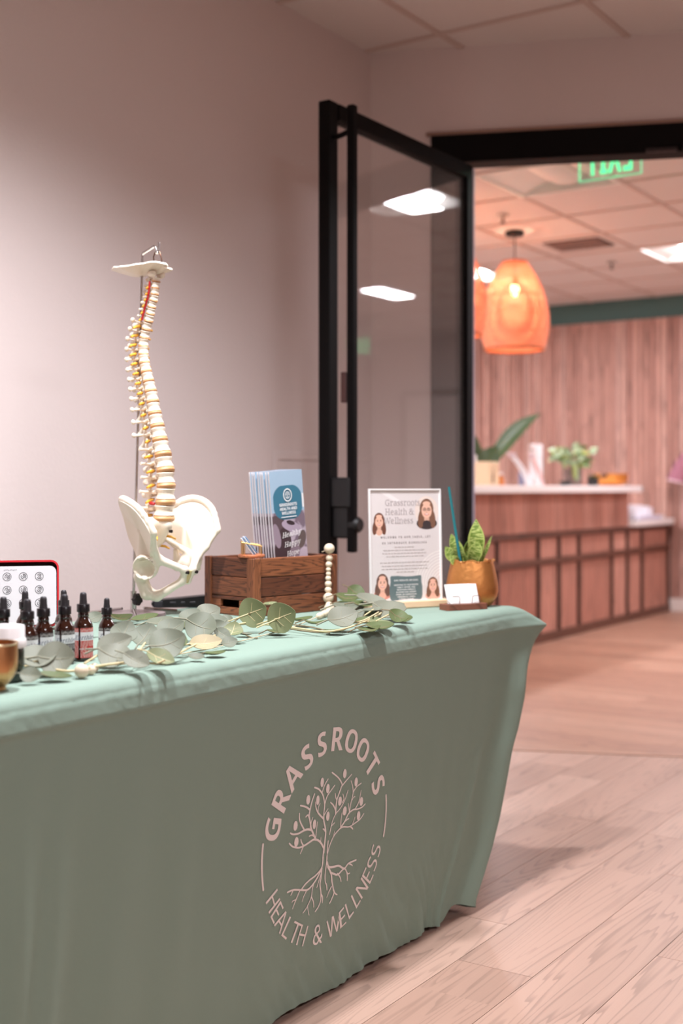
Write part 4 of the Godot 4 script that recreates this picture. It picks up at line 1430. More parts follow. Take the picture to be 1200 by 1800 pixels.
func build_spine() -> void:
	var bone := mat("bone", c8(240, 226, 208), 0.42)
	bone.clearcoat_enabled = true
	bone.clearcoat = 0.25
	bone.clearcoat_roughness = 0.3
	var disc := mat("disc", c8(206, 152, 104), 0.45)
	var nerve := mat("nerve", c8(222, 164, 58), 0.45)
	var red := mat("artery", c8(178, 32, 36), 0.4)
	var chrome := mat("chrome", c8(200, 196, 194), 0.22, 1.0)
	var root := thing("spine_model", "life-size anatomical spine model with pelvis, hanging on a chrome rod stand on the table", "spine model", Vector3(-2.113, 0, -2.261))
	# stand
	var b := B.new()
	b.lathe([Vector2(0, TOP), Vector2(0.078, TOP), Vector2(0.08, TOP + 0.003), Vector2(0.078, TOP + 0.009), Vector2(0.012, TOP + 0.014), Vector2(0, TOP + 0.014)], 40)
	var base := part(root, "stand_base", b.done(), mat("base_metal", c8(176, 162, 164), 0.35, 0.7))
	for k in 3:
		var a := 0.75 + TAU * k / 3.0
		b = B.new()
		b.tube([Vector3(cos(a) * 0.03, TOP + 0.018, sin(a) * 0.03), Vector3(cos(a) * 0.13, TOP + 0.005, sin(a) * 0.13)], 0.0035, 8)
		part(base, "foot", b.done(), chrome)
	b = B.new()
	b.lathe([Vector2(0.0075, TOP + 0.01), Vector2(0.0075, TOP + 0.062), Vector2(0, TOP + 0.062)], 16)
	part(root, "stand_sleeve", b.done(), chrome)
	b = B.new()
	b.lathe([Vector2(0, -0.008), Vector2(0.012, -0.008), Vector2(0.0155, -0.004), Vector2(0.0155, 0.004), Vector2(0.012, 0.008), Vector2(0, 0.008)], 42, Transform3D(Basis(Vector3(0, 0, 1), -PI / 2) * Basis(Vector3.UP, 0.2), Vector3(0.017, TOP + 0.042, 0.004)), 1, 1, func(t): return 0.88 + 0.12 * cos(7.0 * t))
	b.tube([Vector3(0.0, TOP + 0.042, 0.004), Vector3(0.012, TOP + 0.042, 0.004)], 0.004, 8)
	part(root, "clamp_knob", b.done(), mat("knob_black", c8(24, 20, 20), 0.45))
	b = B.new()
	b.tube([Vector3(0, TOP + 0.05, 0), Vector3(0.0285, 1.628, 0), Vector3(0.031, 1.634, 0), Vector3(0.069, 1.647, 0), Vector3(0.074, 1.644, 0), Vector3(0.076, 1.634, 0)], 0.0038, 10)
	part(root, "rod", b.done(), chrome)
	b = B.new()
	b.tube([Vector3(0.082, 1.634, 0), Vector3(0.083, 1.656, 0)], 0.0034, 10)
	b.ball(Vector3(0.078, 1.631, 0), Vector3(0.006, 0.004, 0.005), 10)
	part(root, "hook_bolt", b.done(), chrome)
	b = B.new()
	b.tube([Vector3(0.069, 1.60, 0), Vector3(0.066, 1.622, 0), Vector3(0.072, 1.634, 0), Vector3(0.079, 1.638, 0), Vector3(0.086, 1.632, 0), Vector3(0.091, 1.618, 0), Vector3(0.094, 1.60, 0)], 0.0017, 8)
	part(root, "wire_loop", b.done(), mat("dark_wire", c8(110, 80, 66), 0.35, 0.9))
	# vertebrae from the fifth lumbar up: forward offset, height, front-to-back, width, body height, disc height, kind
	var V := [
		[0.101, 1.006, 0.0440, 0.058, 0.0255, 0.0115, 2], [0.105, 1.046, 0.0415, 0.054, 0.0265, 0.0125, 2], [0.105, 1.084, 0.0395, 0.051, 0.0260, 0.0115, 2],
		[0.101, 1.121, 0.0380, 0.049, 0.0255, 0.0110, 2], [0.092, 1.158, 0.0365, 0.046, 0.0255, 0.0105, 2], [0.083, 1.193, 0.0340, 0.042, 0.0240, 0.0095, 1],
		[0.075, 1.225, 0.0320, 0.038, 0.0230, 0.0080, 1], [0.067, 1.255, 0.0305, 0.035, 0.0215, 0.0070, 1], [0.061, 1.282, 0.0295, 0.033, 0.0200, 0.0060, 1],
		[0.054, 1.307, 0.0285, 0.031, 0.0190, 0.0055, 1], [0.047, 1.331, 0.0275, 0.029, 0.0180, 0.0050, 1], [0.040, 1.354, 0.0265, 0.028, 0.0170, 0.0050, 1],
		[0.035, 1.376, 0.0255, 0.027, 0.0165, 0.0045, 1], [0.033, 1.397, 0.0245, 0.026, 0.0160, 0.0045, 1], [0.034, 1.417, 0.0240, 0.026, 0.0155, 0.0045, 1],
		[0.039, 1.437, 0.0225, 0.026, 0.0145, 0.0045, 1], [0.046, 1.457, 0.0215, 0.026, 0.0140, 0.0045, 1], [0.053, 1.4755, 0.0205, 0.025, 0.0120, 0.0045, 0],
		[0.058, 1.492, 0.0200, 0.024, 0.0115, 0.0042, 0], [0.063, 1.508, 0.0195, 0.023, 0.0110, 0.0042, 0], [0.068, 1.523, 0.0190, 0.022, 0.0108, 0.0040, 0],
		[0.071, 1.538, 0.0185, 0.022, 0.0108, 0.0040, 0], [0.073, 1.553, 0.0180, 0.022, 0.0110, 0.0040, 0], [0.075, 1.567, 0.0165, 0.026, 0.0085, 0.0025, 0]]
	for i in V.size():
		var v: Array = V[i]
		var prev: Array = V[maxi(i - 1, 0)]
		var nxt: Array = V[mini(i + 1, V.size() - 1)]
		var ang := atan2(nxt[0] - prev[0], nxt[1] - prev[1])
		var nd := part(root, "vertebra", vertebra_mesh(v[2], v[3], v[4], v[6]), bone)
		nd.position = Vector3(v[0], v[1], 0)
		nd.rotation.z = -ang
		if v[6] == 2:
			nd.rotation.z = -ang + 0.04
		var dh: float = v[5]
		b = B.new()
		b.lathe([Vector2(0, -v[4] * 0.5 - dh * 1.05), Vector2(0.47, -v[4] * 0.5 - dh * 1.05), Vector2(0.515, -v[4] * 0.5 - dh * 0.5), Vector2(0.47, -v[4] * 0.5 + 0.0005), Vector2(0, -v[4] * 0.5 + 0.0005)], 22, Transform3D(), v[2] * 1.02, v[3] * 1.02)
		part(nd, "disc", b.done(), disc)
		if i < 23:
			for s in [-1.0, 1.0]:
				var ln: float = [0.022, 0.034, 0.046][v[6]]
				var nr: float = [0.0026, 0.0032, 0.0034][v[6]]
				var y0: float = -v[4] * 0.5 - dh * 0.2
				b = B.new()
				b.tube([Vector3(-v[2] * 0.78, y0 + 0.002, s * 0.006), Vector3(-v[2] * 0.72, y0, s * v[3] * 0.36), Vector3(-v[2] * 0.62, y0 - 0.003, s * maxf(ln * 0.75, v[3] * 0.52)), Vector3(-v[2] * 0.5, y0 - 0.006, s * ln)], [nr, nr * 1.35, nr, nr * 0.8], 8)
				part(nd, "nerve_root", b.done(), nerve)
			if v[6] == 0:
				for s in [-1.0, 1.0]:
					b = B.new()
					b.tube([Vector3(-v[2] * 0.45, -v[4] * 0.9, s * v[3] * 0.55), Vector3(-v[2] * 0.5, v[4] * 0.7, s * v[3] * 0.55)], 0.0026, 8)
					part(nd, "artery", b.done(), red)
			if i == 0:
				b = B.new()
				b.ball(Vector3(-v[2] * 0.42, v[4] * 0.62, v[3] * 0.42), Vector3(0.010, 0.0045, 0.006), 12)
				part(nd, "slipped_disc", b.done(), red, "red bulging piece of a disc")
	# base of the skull
	b = B.new()
	var skull := func(u: float, v: float) -> Vector3:
		var r := u
		var a := v * TAU
		var edge := 1.0 + 0.07 * sin(a * 5.0) + 0.05 * sin(a * 11.0 + 1.0)
		var rr := r * edge
		return Vector3(0.030 + cos(a) * 0.078 * rr, 1.583 + 0.017 * r * r + 0.004 * sin(a * 3.0) * r, sin(a) * 0.060 * rr)
	b.sheet(skull, 10, 48, 0.0045)
	for s in [-1.0, 1.0]:
		b.ball(Vector3(0.075, 1.578, s * 0.016), Vector3(0.013, 0.008, 0.008), 12)
	b.tube([Vector3(0.06, 1.586, 0), Vector3(0.09, 1.59, 0), Vector3(0.108, 1.597, 0.004)], [0.010, 0.009, 0.008], 10)
	part(root, "skull_base", b.done(), bone)
	# pelvis
	var hn := hip_mesh(true)
	part(root, "hip_bone", hn, bone)
	var hf := part(root, "hip_bone", hip_mesh(false), bone)
	hf.transform = Transform3D(Basis.from_scale(Vector3(1, 1, -1)), Vector3.ZERO)
	b = B.new()
	b.nets(sacrum_d, Vector3(0.015, 0.845, -0.065), Vector3(0.135, 1.005, 0.065), 0.0034)
	var sac := part(root, "sacrum", b.done(), bone)
	for q in [[0.094, 0.942], [0.074, 0.918]]:
		for s in [-1.0, 1.0]:
			b = B.new()
			b.tube([Vector3(q[0] - 0.015, q[1] + 0.002, 0.02 * s), Vector3(q[0] + 0.006, q[1], 0.026 * s), Vector3(q[0] + 0.014, q[1] - 0.006, 0.034 * s)], [0.003, 0.003, 0.002], 8)
			part(sac, "nerve_root", b.done(), nerve)
	b = B.new()
	b.lathe([Vector2(0, -0.017), Vector2(0.0075, -0.016), Vector2(0.0085, 0.0), Vector2(0.0075, 0.016), Vector2(0, 0.017)], 14, Transform3D(Basis(Vector3(0, 0, 1), -0.38), Vector3(0.174, 0.851, 0)), 1.0, 0.75)
	part(root, "pubic_disc", b.done(), mat("pubic", c8(214, 190, 140), 0.5))
	for s in [[0.188, 0.860, 0.016], [0.188, 0.860, -0.016], [0.122, 0.956, 0.0]]:
		b = B.new()
		b.lathe([Vector2(0, -0.004), Vector2(0.0035, -0.004), Vector2(0.004, 0.003), Vector2(0, 0.0045)], 10, Transform3D(Basis(Vector3(0, 0, 1), -PI / 2), Vector3(s[0], s[1], s[2])))
		part(root, "screw", b.done(), mat("dark_steel", c8(52, 44, 44), 0.4, 0.6))

# ------------------------------------------------------------------ bottles, jar, bowl
func disc_px(im: Image, c: Vector2, r: Vector2, col: Color, rot := 0.0) -> void:
	var m := maxf(r.x, r.y)
	for x in range(maxi(int(c.x - m), 0), mini(int(c.x + m) + 1, im.get_width())):
		for y in range(maxi(int(c.y - m), 0), mini(int(c.y + m) + 1, im.get_height())):
			var d := Vector2(x + 0.5, y + 0.5) - c
			d = d.rotated(-rot)
			if (d / r).length_squared() <= 1.0:
				im.set_pixel(x, y, col)

func label_tex(dark: Color, paper: Color, strip: Color, sd: int) -> ImageTexture:
	var w := 640
	var h := 256
	var im := Image.create(w, h, false, Image.FORMAT_RGB8)
	im.fill(paper)
	var r := RandomNumberGenerator.new()
	r.seed = sd
	im.fill_rect(Rect2i(0, 0, w, 34), dark)
	im.fill_rect(Rect2i(0, 112, w, 144), dark)
	for k in 34:
		var cx := k * 19.0
		disc_px(im, Vector2(cx, 17 + 4 * sin(k * 2.2)), Vector2(6, 13), paper.lerp(dark, 0.25), 0.5 * sin(k * 1.7))
	for k in 20:
		for j in 3:
			var cx := k * 34.0 + (17.0 if j % 2 else 0.0) + r.randf() * 5
			disc_px(im, Vector2(cx, 134 + j * 46), Vector2(11, 26), paper.lerp(dark, 0.30), 0.55 * sin(k * 1.3 + j * 2.0))
			disc_px(im, Vector2(cx, 134 + j * 46), Vector2(5, 20), dark.lerp(paper, 0.25), 0.55 * sin(k * 1.3 + j * 2.0))
	im.fill_rect(Rect2i(0, 34, w, 78), Color(0.93, 0.93, 0.94))
	im.fill_rect(Rect2i(70, 158, 170, 26), strip)
	im.fill_rect(Rect2i(0, 108, w, 4), dark)
	im.generate_mipmaps()
	return ImageTexture.create_from_image(im)

func bottle(at: Vector2, sc: float, look: int, words: String, label: String) -> void:
	var root := thing("dropper_bottle", label, "bottle", Vector3(at.x, TOP + 0.0005, at.y), 0.0, "amber dropper bottles on the green cloth")
	root.scale = Vector3.ONE * sc
	var amber := mat("amber_glass", Color(0.16, 0.055, 0.02), 0.06)
	amber.clearcoat_enabled = true
	amber.clearcoat = 0.6
	amber.clearcoat_roughness = 0.05
	var black := mat("dropper_black", c8(22, 19, 22), 0.28)
	var rubber := mat("rubber_black", c8(40, 36, 40), 0.5)
	var b := B.new()
	b.lathe([Vector2(0, 0.0), Vector2(0.0160, 0.0), Vector2(0.0174, 0.0018), Vector2(0.0176, 0.004), Vector2(0.0176, 0.060), Vector2(0.0168, 0.0655), Vector2(0.0142, 0.0712), Vector2(0.0112, 0.0755), Vector2(0.0096, 0.079), Vector2(0.0096, 0.0815), Vector2(0.0104, 0.083), Vector2(0.0096, 0.0845), Vector2(0.0096, 0.0905), Vector2(0, 0.0905)], 36)
	part(root, "glass_body", b.done(), amber)
	b = B.new()
	var prof := [Vector2(0.0098, 0.0885), Vector2(0.0114, 0.0890), Vector2(0.0116, 0.0900), Vector2(0.0116, 0.1022), Vector2(0.0108, 0.1032), Vector2(0, 0.1032)]
	b.lathe(prof, 48, Transform3D(), 1, 1, func(t): return 1.0 + 0.012 * cos(t * 24.0))
	part(root, "cap", b.done(), black)
	b = B.new()
	b.lathe([Vector2(0.0074, 0.1030), Vector2(0.0070, 0.106), Vector2(0.0064, 0.112), Vector2(0.0062, 0.119), Vector2(0.0056, 0.1222), Vector2(0.0040, 0.1240), Vector2(0, 0.1246)], 24)
	part(root, "rubber_bulb", b.done(), rubber)
	var lt: Texture2D
	var ink: StandardMaterial3D
	var lm: StandardMaterial3D
	if look == 0:
		lm = mat("label_dark", Color.WHITE, 0.5)
		if lm.albedo_texture == null:
			lm.albedo_texture = label_tex(c8(66, 62, 62), c8(206, 202, 200), c8(28, 26, 28), 3)
	else:
		lm = mat("label_red", Color.WHITE, 0.5)
		if lm.albedo_texture == null:
			lm.albedo_texture = label_tex(c8(206, 96, 92), c8(222, 200, 192), c8(196, 48, 46), 5)
	var a0 := deg_to_rad(61)
	var span := deg_to_rad(348)
	var R := 0.01785
	b = B.new()
	b.sheet(func(u: float, v: float) -> Vector3: return Vector3(cos(a0 - u * span) * R, lerpf(0.0605, 0.0065, v), sin(a0 - u * span) * R), 48, 4)
	var lb := part(root, "label", b.done(), lm)
	# the script and the strip lettering, wrapped round the label
	var wrap := func(text: String, font: Font, mid: float, y: float, em: float, col: Material, slant: float) -> void:
		var tb := B.new()
		tb.flat()
		var ar := arrays_of(text, font, 24)
		var vs: PackedVector3Array = ar[Mesh.ARRAY_VERTEX]
		var ix: PackedInt32Array = ar[Mesh.ARRAY_INDEX]
		for t in range(0, ix.size(), 3):
			var p := []
			for e in 3:
				var q: Vector3 = vs[ix[t + e]] * em
				var an := mid - (q.x + q.y * slant) / R
				p.append(Vector3(cos(an) * (R + 0.0002), y + q.y, sin(an) * (R + 0.0002)))
			tb.tri(p[0], p[1], p[2])
		part(lb, "lettering", tb.done(), col)
	wrap.call("Earthley", fnt_serif, deg_to_rad(27), 0.0435, 0.0105, mat("label_ink", c8(92, 104, 128), 0.6), 0.28)
	wrap.call(words, fnt_bold, deg_to_rad(26), 0.0228, 0.0042, mat("strip_ink", c8(226, 222, 220), 0.6), 0.0)

func build_bottles() -> void:
	bottle(Vector2(-1.692, -1.482), 1.0, 0, "ELDER", "amber dropper bottle at the left edge, half hidden behind the white jar")
	bottle(Vector2(-1.806, -1.635), 0.955, 0, "CALM", "dropper bottle behind the group, its black bulb rising beside the leftmost patterned label")
	bottle(Vector2(-1.640, -1.490), 0.985, 0, "SLEEP", "dropper bottle with black and white label nearest the white jar lid")
	bottle(Vector2(-1.650, -1.536), 0.99, 0, "COUGH AID", "dropper bottle with black patterned label, second in the front row")
	bottle(Vector2(-1.789, -1.718), 0.93, 0, "REST", "dropper bottle hidden behind the front row, only its bulb and cap showing")
	bottle(Vector2(-1.641, -1.578), 1.0, 0, "ALLERGY AID", "dropper bottle with black patterned label, directly left of the red-labelled one")
	bottle(Vector2(-1.644, -1.627), 1.0, 1, "FEEL BETTER", "amber dropper bottle with the red and pink label")
	bottle(Vector2(-1.664, -1.708), 0.86, 0, "TINCTURE", "small dropper bottle standing alone behind the eucalyptus, right of the red label")
	# jar
	var root := thing("jar", "low dark glass jar with a stepped white screw lid at the left edge", "jar", Vector3(-1.575, TOP + 0.0005, -1.382))
	var b := B.new()
	b.lathe([Vector2(0, 0), Vector2(0.029, 0), Vector2(0.0315, 0.003), Vector2(0.0315, 0.05), Vector2(0.028, 0.058), Vector2(0, 0.058)], 40)
	part(root, "glass_body", b.done(), mat("dark_glass", c8(40, 44, 34), 0.1))
	b = B.new()
	b.lathe([Vector2(0.030, 0.055), Vector2(0.0345, 0.0555), Vector2(0.035, 0.058), Vector2(0.035, 0.067), Vector2(0.0335, 0.070), Vector2(0.0325, 0.072), Vector2(0.0325, 0.088), Vector2(0.031, 0.0905), Vector2(0, 0.0912)], 48)
	part(root, "lid", b.done(), mat("lid_white", c8(236, 230, 230), 0.35))
	# bowl
	root = thing("bowl", "copper and gold footed bowl cut off by the left edge of the picture", "bowl", Vector3(-1.519, TOP + 0.0005, -1.308))
	b = B.new()
	b.lathe([Vector2(0, 0.0), Vector2(0.020, 0.0), Vector2(0.0215, 0.002), Vector2(0.021, 0.006), Vector2(0.026, 0.012), Vector2(0.034, 0.022), Vector2(0.0385, 0.034), Vector2(0.0395, 0.050), Vector2(0.0395, 0.070), Vector2(0.0390, 0.0735), Vector2(0.0378, 0.0735), Vector2(0.0375, 0.050), Vector2(0.033, 0.026), Vector2(0.02, 0.016), Vector2(0, 0.014)], 48, Transform3D(), 1, 1, func(t): return 1.0 + 0.006 * sin(t * 9.0))
	part(root, "bowl_body", b.done(), mat("copper", c8(206, 156, 108), 0.3, 1.0))
	b = B.new()
	b.lathe([Vector2(0.0396, 0.0715), Vector2(0.0404, 0.073), Vector2(0.0398, 0.0748), Vector2(0.0385, 0.0748), Vector2(0.0378, 0.073)], 48)
	part(root, "rim", b.done(), mat("pale_gold", c8(226, 206, 170), 0.3, 1.0))

func rounded(w: float, h: float, r: float, n := 6) -> PackedVector2Array:
	var p := PackedVector2Array()
	for q in [[1, 1, 0.0], [-1, 1, PI / 2], [-1, -1, PI], [1, -1, PI * 1.5]]:
		for i in n + 1:
			var a: float = q[2] + PI * 0.5 * i / n
			p.append(Vector2(q[0] * (w * 0.5 - r) + cos(a) * r, q[1] * (h * 0.5 - r) + sin(a) * r))
	return p

func ring_mesh(b: B, outer: PackedVector2Array, inner: PackedVector2Array, h: float, xf: Transform3D) -> void:
	b.flat()
	var n := outer.size()
	for i in n:
		var j := (i + 1) % n
		var o0 := outer[i]
		var o1 := outer[j]
		var i0 := inner[i]
		var i1 := inner[j]
		b.quad(xf * Vector3(o0.x, o0.y, h), xf * Vector3(i0.x, i0.y, h), xf * Vector3(i1.x, i1.y, h), xf * Vector3(o1.x, o1.y, h))
		b.quad(xf * Vector3(o0.x, o0.y, 0), xf * Vector3(o1.x, o1.y, 0), xf * Vector3(i1.x, i1.y, 0), xf * Vector3(i0.x, i0.y, 0))
		b.quad(xf * Vector3(o0.x, o0.y, 0), xf * Vector3(o0.x, o0.y, h), xf * Vector3(o1.x, o1.y, h), xf * Vector3(o1.x, o1.y, 0))
		b.quad(xf * Vector3(i0.x, i0.y, 0), xf * Vector3(i1.x, i1.y, 0), xf * Vector3(i1.x, i1.y, h), xf * Vector3(i0.x, i0.y, h))

func build_case() -> void:
	# the case faces the camera side of the table: its axes are right along the picture, up, and out
	var turn := atan2(0.745, 0.667)
	var root := thing("zip_case", "open red case with a white panel of round line-drawn icons, behind the bottles", "case", Vector3(-2.109, TOP + 0.005, -1.895), turn)
	var tilt := Basis(Vector3.RIGHT, -0.16)
	var xf := Transform3D(tilt, Vector3(0, 0.006, 0.0))
	var b := B.new()
	var w := 0.172
	var h := 0.130
	b.prism(rounded(w, h, 0.014), 0.004, xf * Transform3D(Basis(), Vector3(-0.008, h * 0.5, 0.012)))
	var pn := part(root, "white_panel", b.done(), mat("panel_white", c8(208, 203, 206), 0.4))
	var ln := mat("icon_line", c8(60, 58, 64), 0.6)
	for i in 4:
		for j in 3:
			b = B.new()
			b.flat()
			var c := Vector3(-0.008 + 0.049 - i * 0.0345, h - 0.023 - j * 0.0295, 0.0165)
			for r in [[0.0088, 0.0010], [0.0052, 0.0012], [0.0022, 0.0012]]:
				for k in 20:
					if r[0] > 0.005 and r[0] < 0.006 and (k + i * 3 + j) % 9 < 2:
						continue
					var a0 := TAU * k / 20
					var a1 := TAU * (k + 1) / 20
					var o := Vector3(0.0012 * (0.0088 - r[0]) / 0.006, 0.0, 0)
					var p := func(a: float, rr: float) -> Vector3: return xf * (c + o + Vector3(cos(a) * rr, sin(a) * rr, 0))
					b.quad(p.call(a0, r[0] + r[1] * 0.5), p.call(a0, r[0] - r[1] * 0.5), p.call(a1, r[0] - r[1] * 0.5), p.call(a1, r[0] + r[1] * 0.5))
			part(pn, "round_icon", b.done(), ln)
	b = B.new()
	for k in 9:
		b.box(Vector3(-0.034 + k * 0.0032, h - 0.0085 + 0.0006 * (k % 3), 0.0163), Vector3(0.0016, 0.0022, 0.0004), 0.0, xf)
	part(pn, "heading", b.done(), mat("heading_grey", c8(150, 146, 152), 0.6))
	b = B.new()
	var ro := rounded(w + 0.010, h + 0.018, 0.018)
	var ri := rounded(w + 0.002, h + 0.010, 0.014)
	ring_mesh(b, ro, ri, 0.032, xf * Transform3D(Basis(), Vector3(-0.007, h * 0.5 + 0.005, -0.024)))
	part(root, "red_shell", b.done(), mat("case_red", c8(196, 34, 44), 0.35))
	b = B.new()
	b.prism(rounded(w + 0.004, h + 0.012, 0.015), 0.004, xf * Transform3D(Basis(), Vector3(-0.007, h * 0.5 + 0.005, -0.022)))
	part(root, "dark_lining", b.done(), mat("lining", c8(46, 24, 22), 0.8))
	# wooden easel at the far left
	root = thing("wooden_easel", "orange wood easel leg and slatted foot in front of the white icon panel, left edge", "easel", Vector3(-1.985, TOP, -1.745), turn)
	b = B.new()
	b.prism(PackedVector2Array([Vector2(-0.052, 0.13), Vector2(-0.066, 0.13), Vector2(-0.034, 0.0), Vector2(-0.012, 0.0)]), 0.010, Transform3D(Basis(Vector3.RIGHT, -0.1), Vector3(0, 0, 0)))
	part(root, "leg", b.done(), wood_mat("easel_wood", c8(222, 150, 84), 0.5))
	for k in 4:
		b = B.new()
		b.box(Vector3(0.012, 0.005 + k * 0.0095, 0.012), Vector3(0.062, 0.006, 0.04), 0.001)
		part(root, "slat", b.done(), wood_mat("easel_pale", c8(232, 184, 146), 0.5))

# ------------------------------------------------------------------ eucalyptus garland
func leaf_mesh(wid: float, lng: float, fold: float, cup: float) -> ArrayMesh:
	var b := B.new()
	b.sheet(func(u: float, v: float) -> Vector3:
		var t := v
		var w := wid * pow(maxf(sin(PI * clampf(t * 0.985 + 0.008, 0, 1)), 0.0), 0.62) * (1.0 + 0.12 * cos(PI * t))
		var x := (u * 2.0 - 1.0) * w
		return Vector3(x, t * lng, fold * absf(x) + cup * (t - 0.5) * (t - 0.5) * lng * 2.0 + 0.05 * x * sin(t * 5.0)), 10, 12, 0.0007)
	return b.done()

func vein_mesh(wid: float, lng: float, fold: float, cup: float) -> ArrayMesh:
	var b := B.new()
	var z := func(x: float, t: float) -> float:
		return fold * absf(x) + cup * (t - 0.5) * (t - 0.5) * lng * 2.0 + 0.05 * x * sin(t * 5.0) + 0.0006
	var pts := [Vector3(0, -0.018, 0.002)]
	for i in 9:
		var t := i / 8.0 * 0.86
		pts.append(Vector3(0, t * lng, z.call(0.0, t)))
	b.tube(pts, [0.0012, 0.0012, 0.0011, 0.0011, 0.001, 0.0009, 0.0008, 0.0007, 0.0006, 0.0004], 6)
	for q in [[0.30, 1.0], [0.42, -1.0], [0.58, 1.0]]:
		var t0: float = q[0]
		var vp := []
		for i in 4:
			var x: float = q[1] * wid * 0.6 * i / 3.0
			var t := t0 + 0.16 * i / 3.0
			vp.append(Vector3(x, t * lng, z.call(x, t)))
		b.tube(vp, 0.00045, 5)
	return b.done()

func leaf_basis(nrm: Vector3, m: Vector3) -> Basis:
	var n := nrm.normalized()
	var y := (m - n * m.dot(n)).normalized()
	return Basis(y.cross(n), y, n)

func build_garland() -> void:
	var root := thing("eucalyptus_garland", "garland of grey-green silk eucalyptus leaves winding along the front of the table", "garland", Vector3(-1.6, TOP, -2.0))
	var cols := [c8(116, 118, 102), c8(106, 111, 94), c8(80, 92, 50), c8(164, 150, 116), c8(118, 124, 86)]
	var lm := []
	for i in 5:
		var m := mat("leaf_%d" % i, cols[i], 0.62)
		m.backlight_enabled = true
		m.backlight = Color(0.05, 0.065, 0.025)
		lm.append(m)
	var stem := mat("leaf_stem", c8(206, 190, 146), 0.6)
	var rib := mat("leaf_rib", c8(134, 132, 112), 0.6)
	var dark_stem := mat("twig", c8(120, 104, 76), 0.7)
	var shapes := []
	var veins := []
	for s in [[0.021, 0.046, 0.22, 0.25], [0.0235, 0.044, 0.12, 0.35], [0.018, 0.050, 0.30, 0.2]]:
		shapes.append(leaf_mesh(s[0], s[1], s[2], s[3]))
		veins.append(vein_mesh(s[0], s[1], s[2], s[3]))
	# every leaf: x, z, height above the table (mm), length (mm), turn of its midrib seen from above (degrees), how far it faces the room instead of the ceiling (percent), tone
	rng.seed = 19
	var k := 0
	for row in LEAVES.split(";", false):
		var q := row.strip_edges().split(" ", false)
		if q.size() < 7:
			continue
		var at := Vector3(q[0].to_float() * 0.001 + 1.6, q[2].to_float() * 0.001, q[1].to_float() * 0.001 + 2.0)
		var lng := q[3].to_float() * 0.001
		var face := q[5].to_float() * 0.01
		var ph := deg_to_rad(q[4].to_float())
		# axes on the table: along the picture's right, and away from the room
		var rt := Vector3(0.76, 0, -0.65)
		var aw := Vector3(-0.65, 0, -0.76)
		var nn := Vector3.UP.lerp(-aw, clampf(face, -1.0, 1.0)).normalized()
		if face > 1.0:
			nn = (-aw + Vector3.UP * 0.02).normalized()
		var up_in := aw.lerp(Vector3.UP, clampf(absf(face), 0, 1)).normalized()
		var mid := rt * cos(ph) + up_in * sin(ph)
		var bs := leaf_basis(nn + Vector3(rng.randf_range(-0.12, 0.12), rng.randf_range(-0.05, 0.1), rng.randf_range(-0.12, 0.12)), mid)
		var sh := k % 3 if absf(face) < 0.75 else 1
		var sc: float = lng / [0.046, 0.044, 0.050][sh]
		var tone := q[6].to_int()
		var lf := part(root, "leaf", shapes[sh], lm[tone])
		var origin := at - bs.y * lng * 0.5
		lf.transform = Transform3D(bs.scaled_local(Vector3.ONE * sc), origin)
		# keep every leaf above the cloth
		var lowest := 1.0
		var ab: AABB = shapes[sh].get_aabb()
		for e in 8:
			lowest = minf(lowest, (lf.transform * ab.get_endpoint(e)).y)
		if lowest < 0.001:
			lf.position.y += 0.001 - lowest
		part(lf, "midrib", veins[sh], [rib, rib, dark_stem, stem, stem][tone])
		k += 1
	# stems
	for row in STEMS.split(";", false):
		var q := row.strip_edges().split(" ", false)
		if q.size() < 7:
			continue
		var pts := []
		for i in range(1, q.size() - 2, 3):
			pts.append(Vector3(q[i].to_float() * 0.001 + 1.6, q[i + 2].to_float() * 0.001, q[i + 1].to_float() * 0.001 + 2.0))
		var sm := []
		for i in pts.size() - 1:
			var p0: Vector3 = pts[maxi(i - 1, 0)]
			var p3: Vector3 = pts[mini(i + 2, pts.size() - 1)]
			for j in 5:
				sm.append((pts[i] as Vector3).cubic_interpolate(pts[i + 1], p0, p3, j / 5.0))
		sm.append(pts[pts.size() - 1])
		var b := B.new()
		b.tube(sm, q[0].to_float() * 0.0001, 7)
		part(root, "stem", b.done(), stem if q[0].to_float() > 17.0 else dark_stem)

# ------------------------------------------------------------------ crate and what stands in and on it
var crate_xf := Transform3D(Basis(Vector3.UP, 1.3745), Vector3(-1.843, TOP, -2.392))

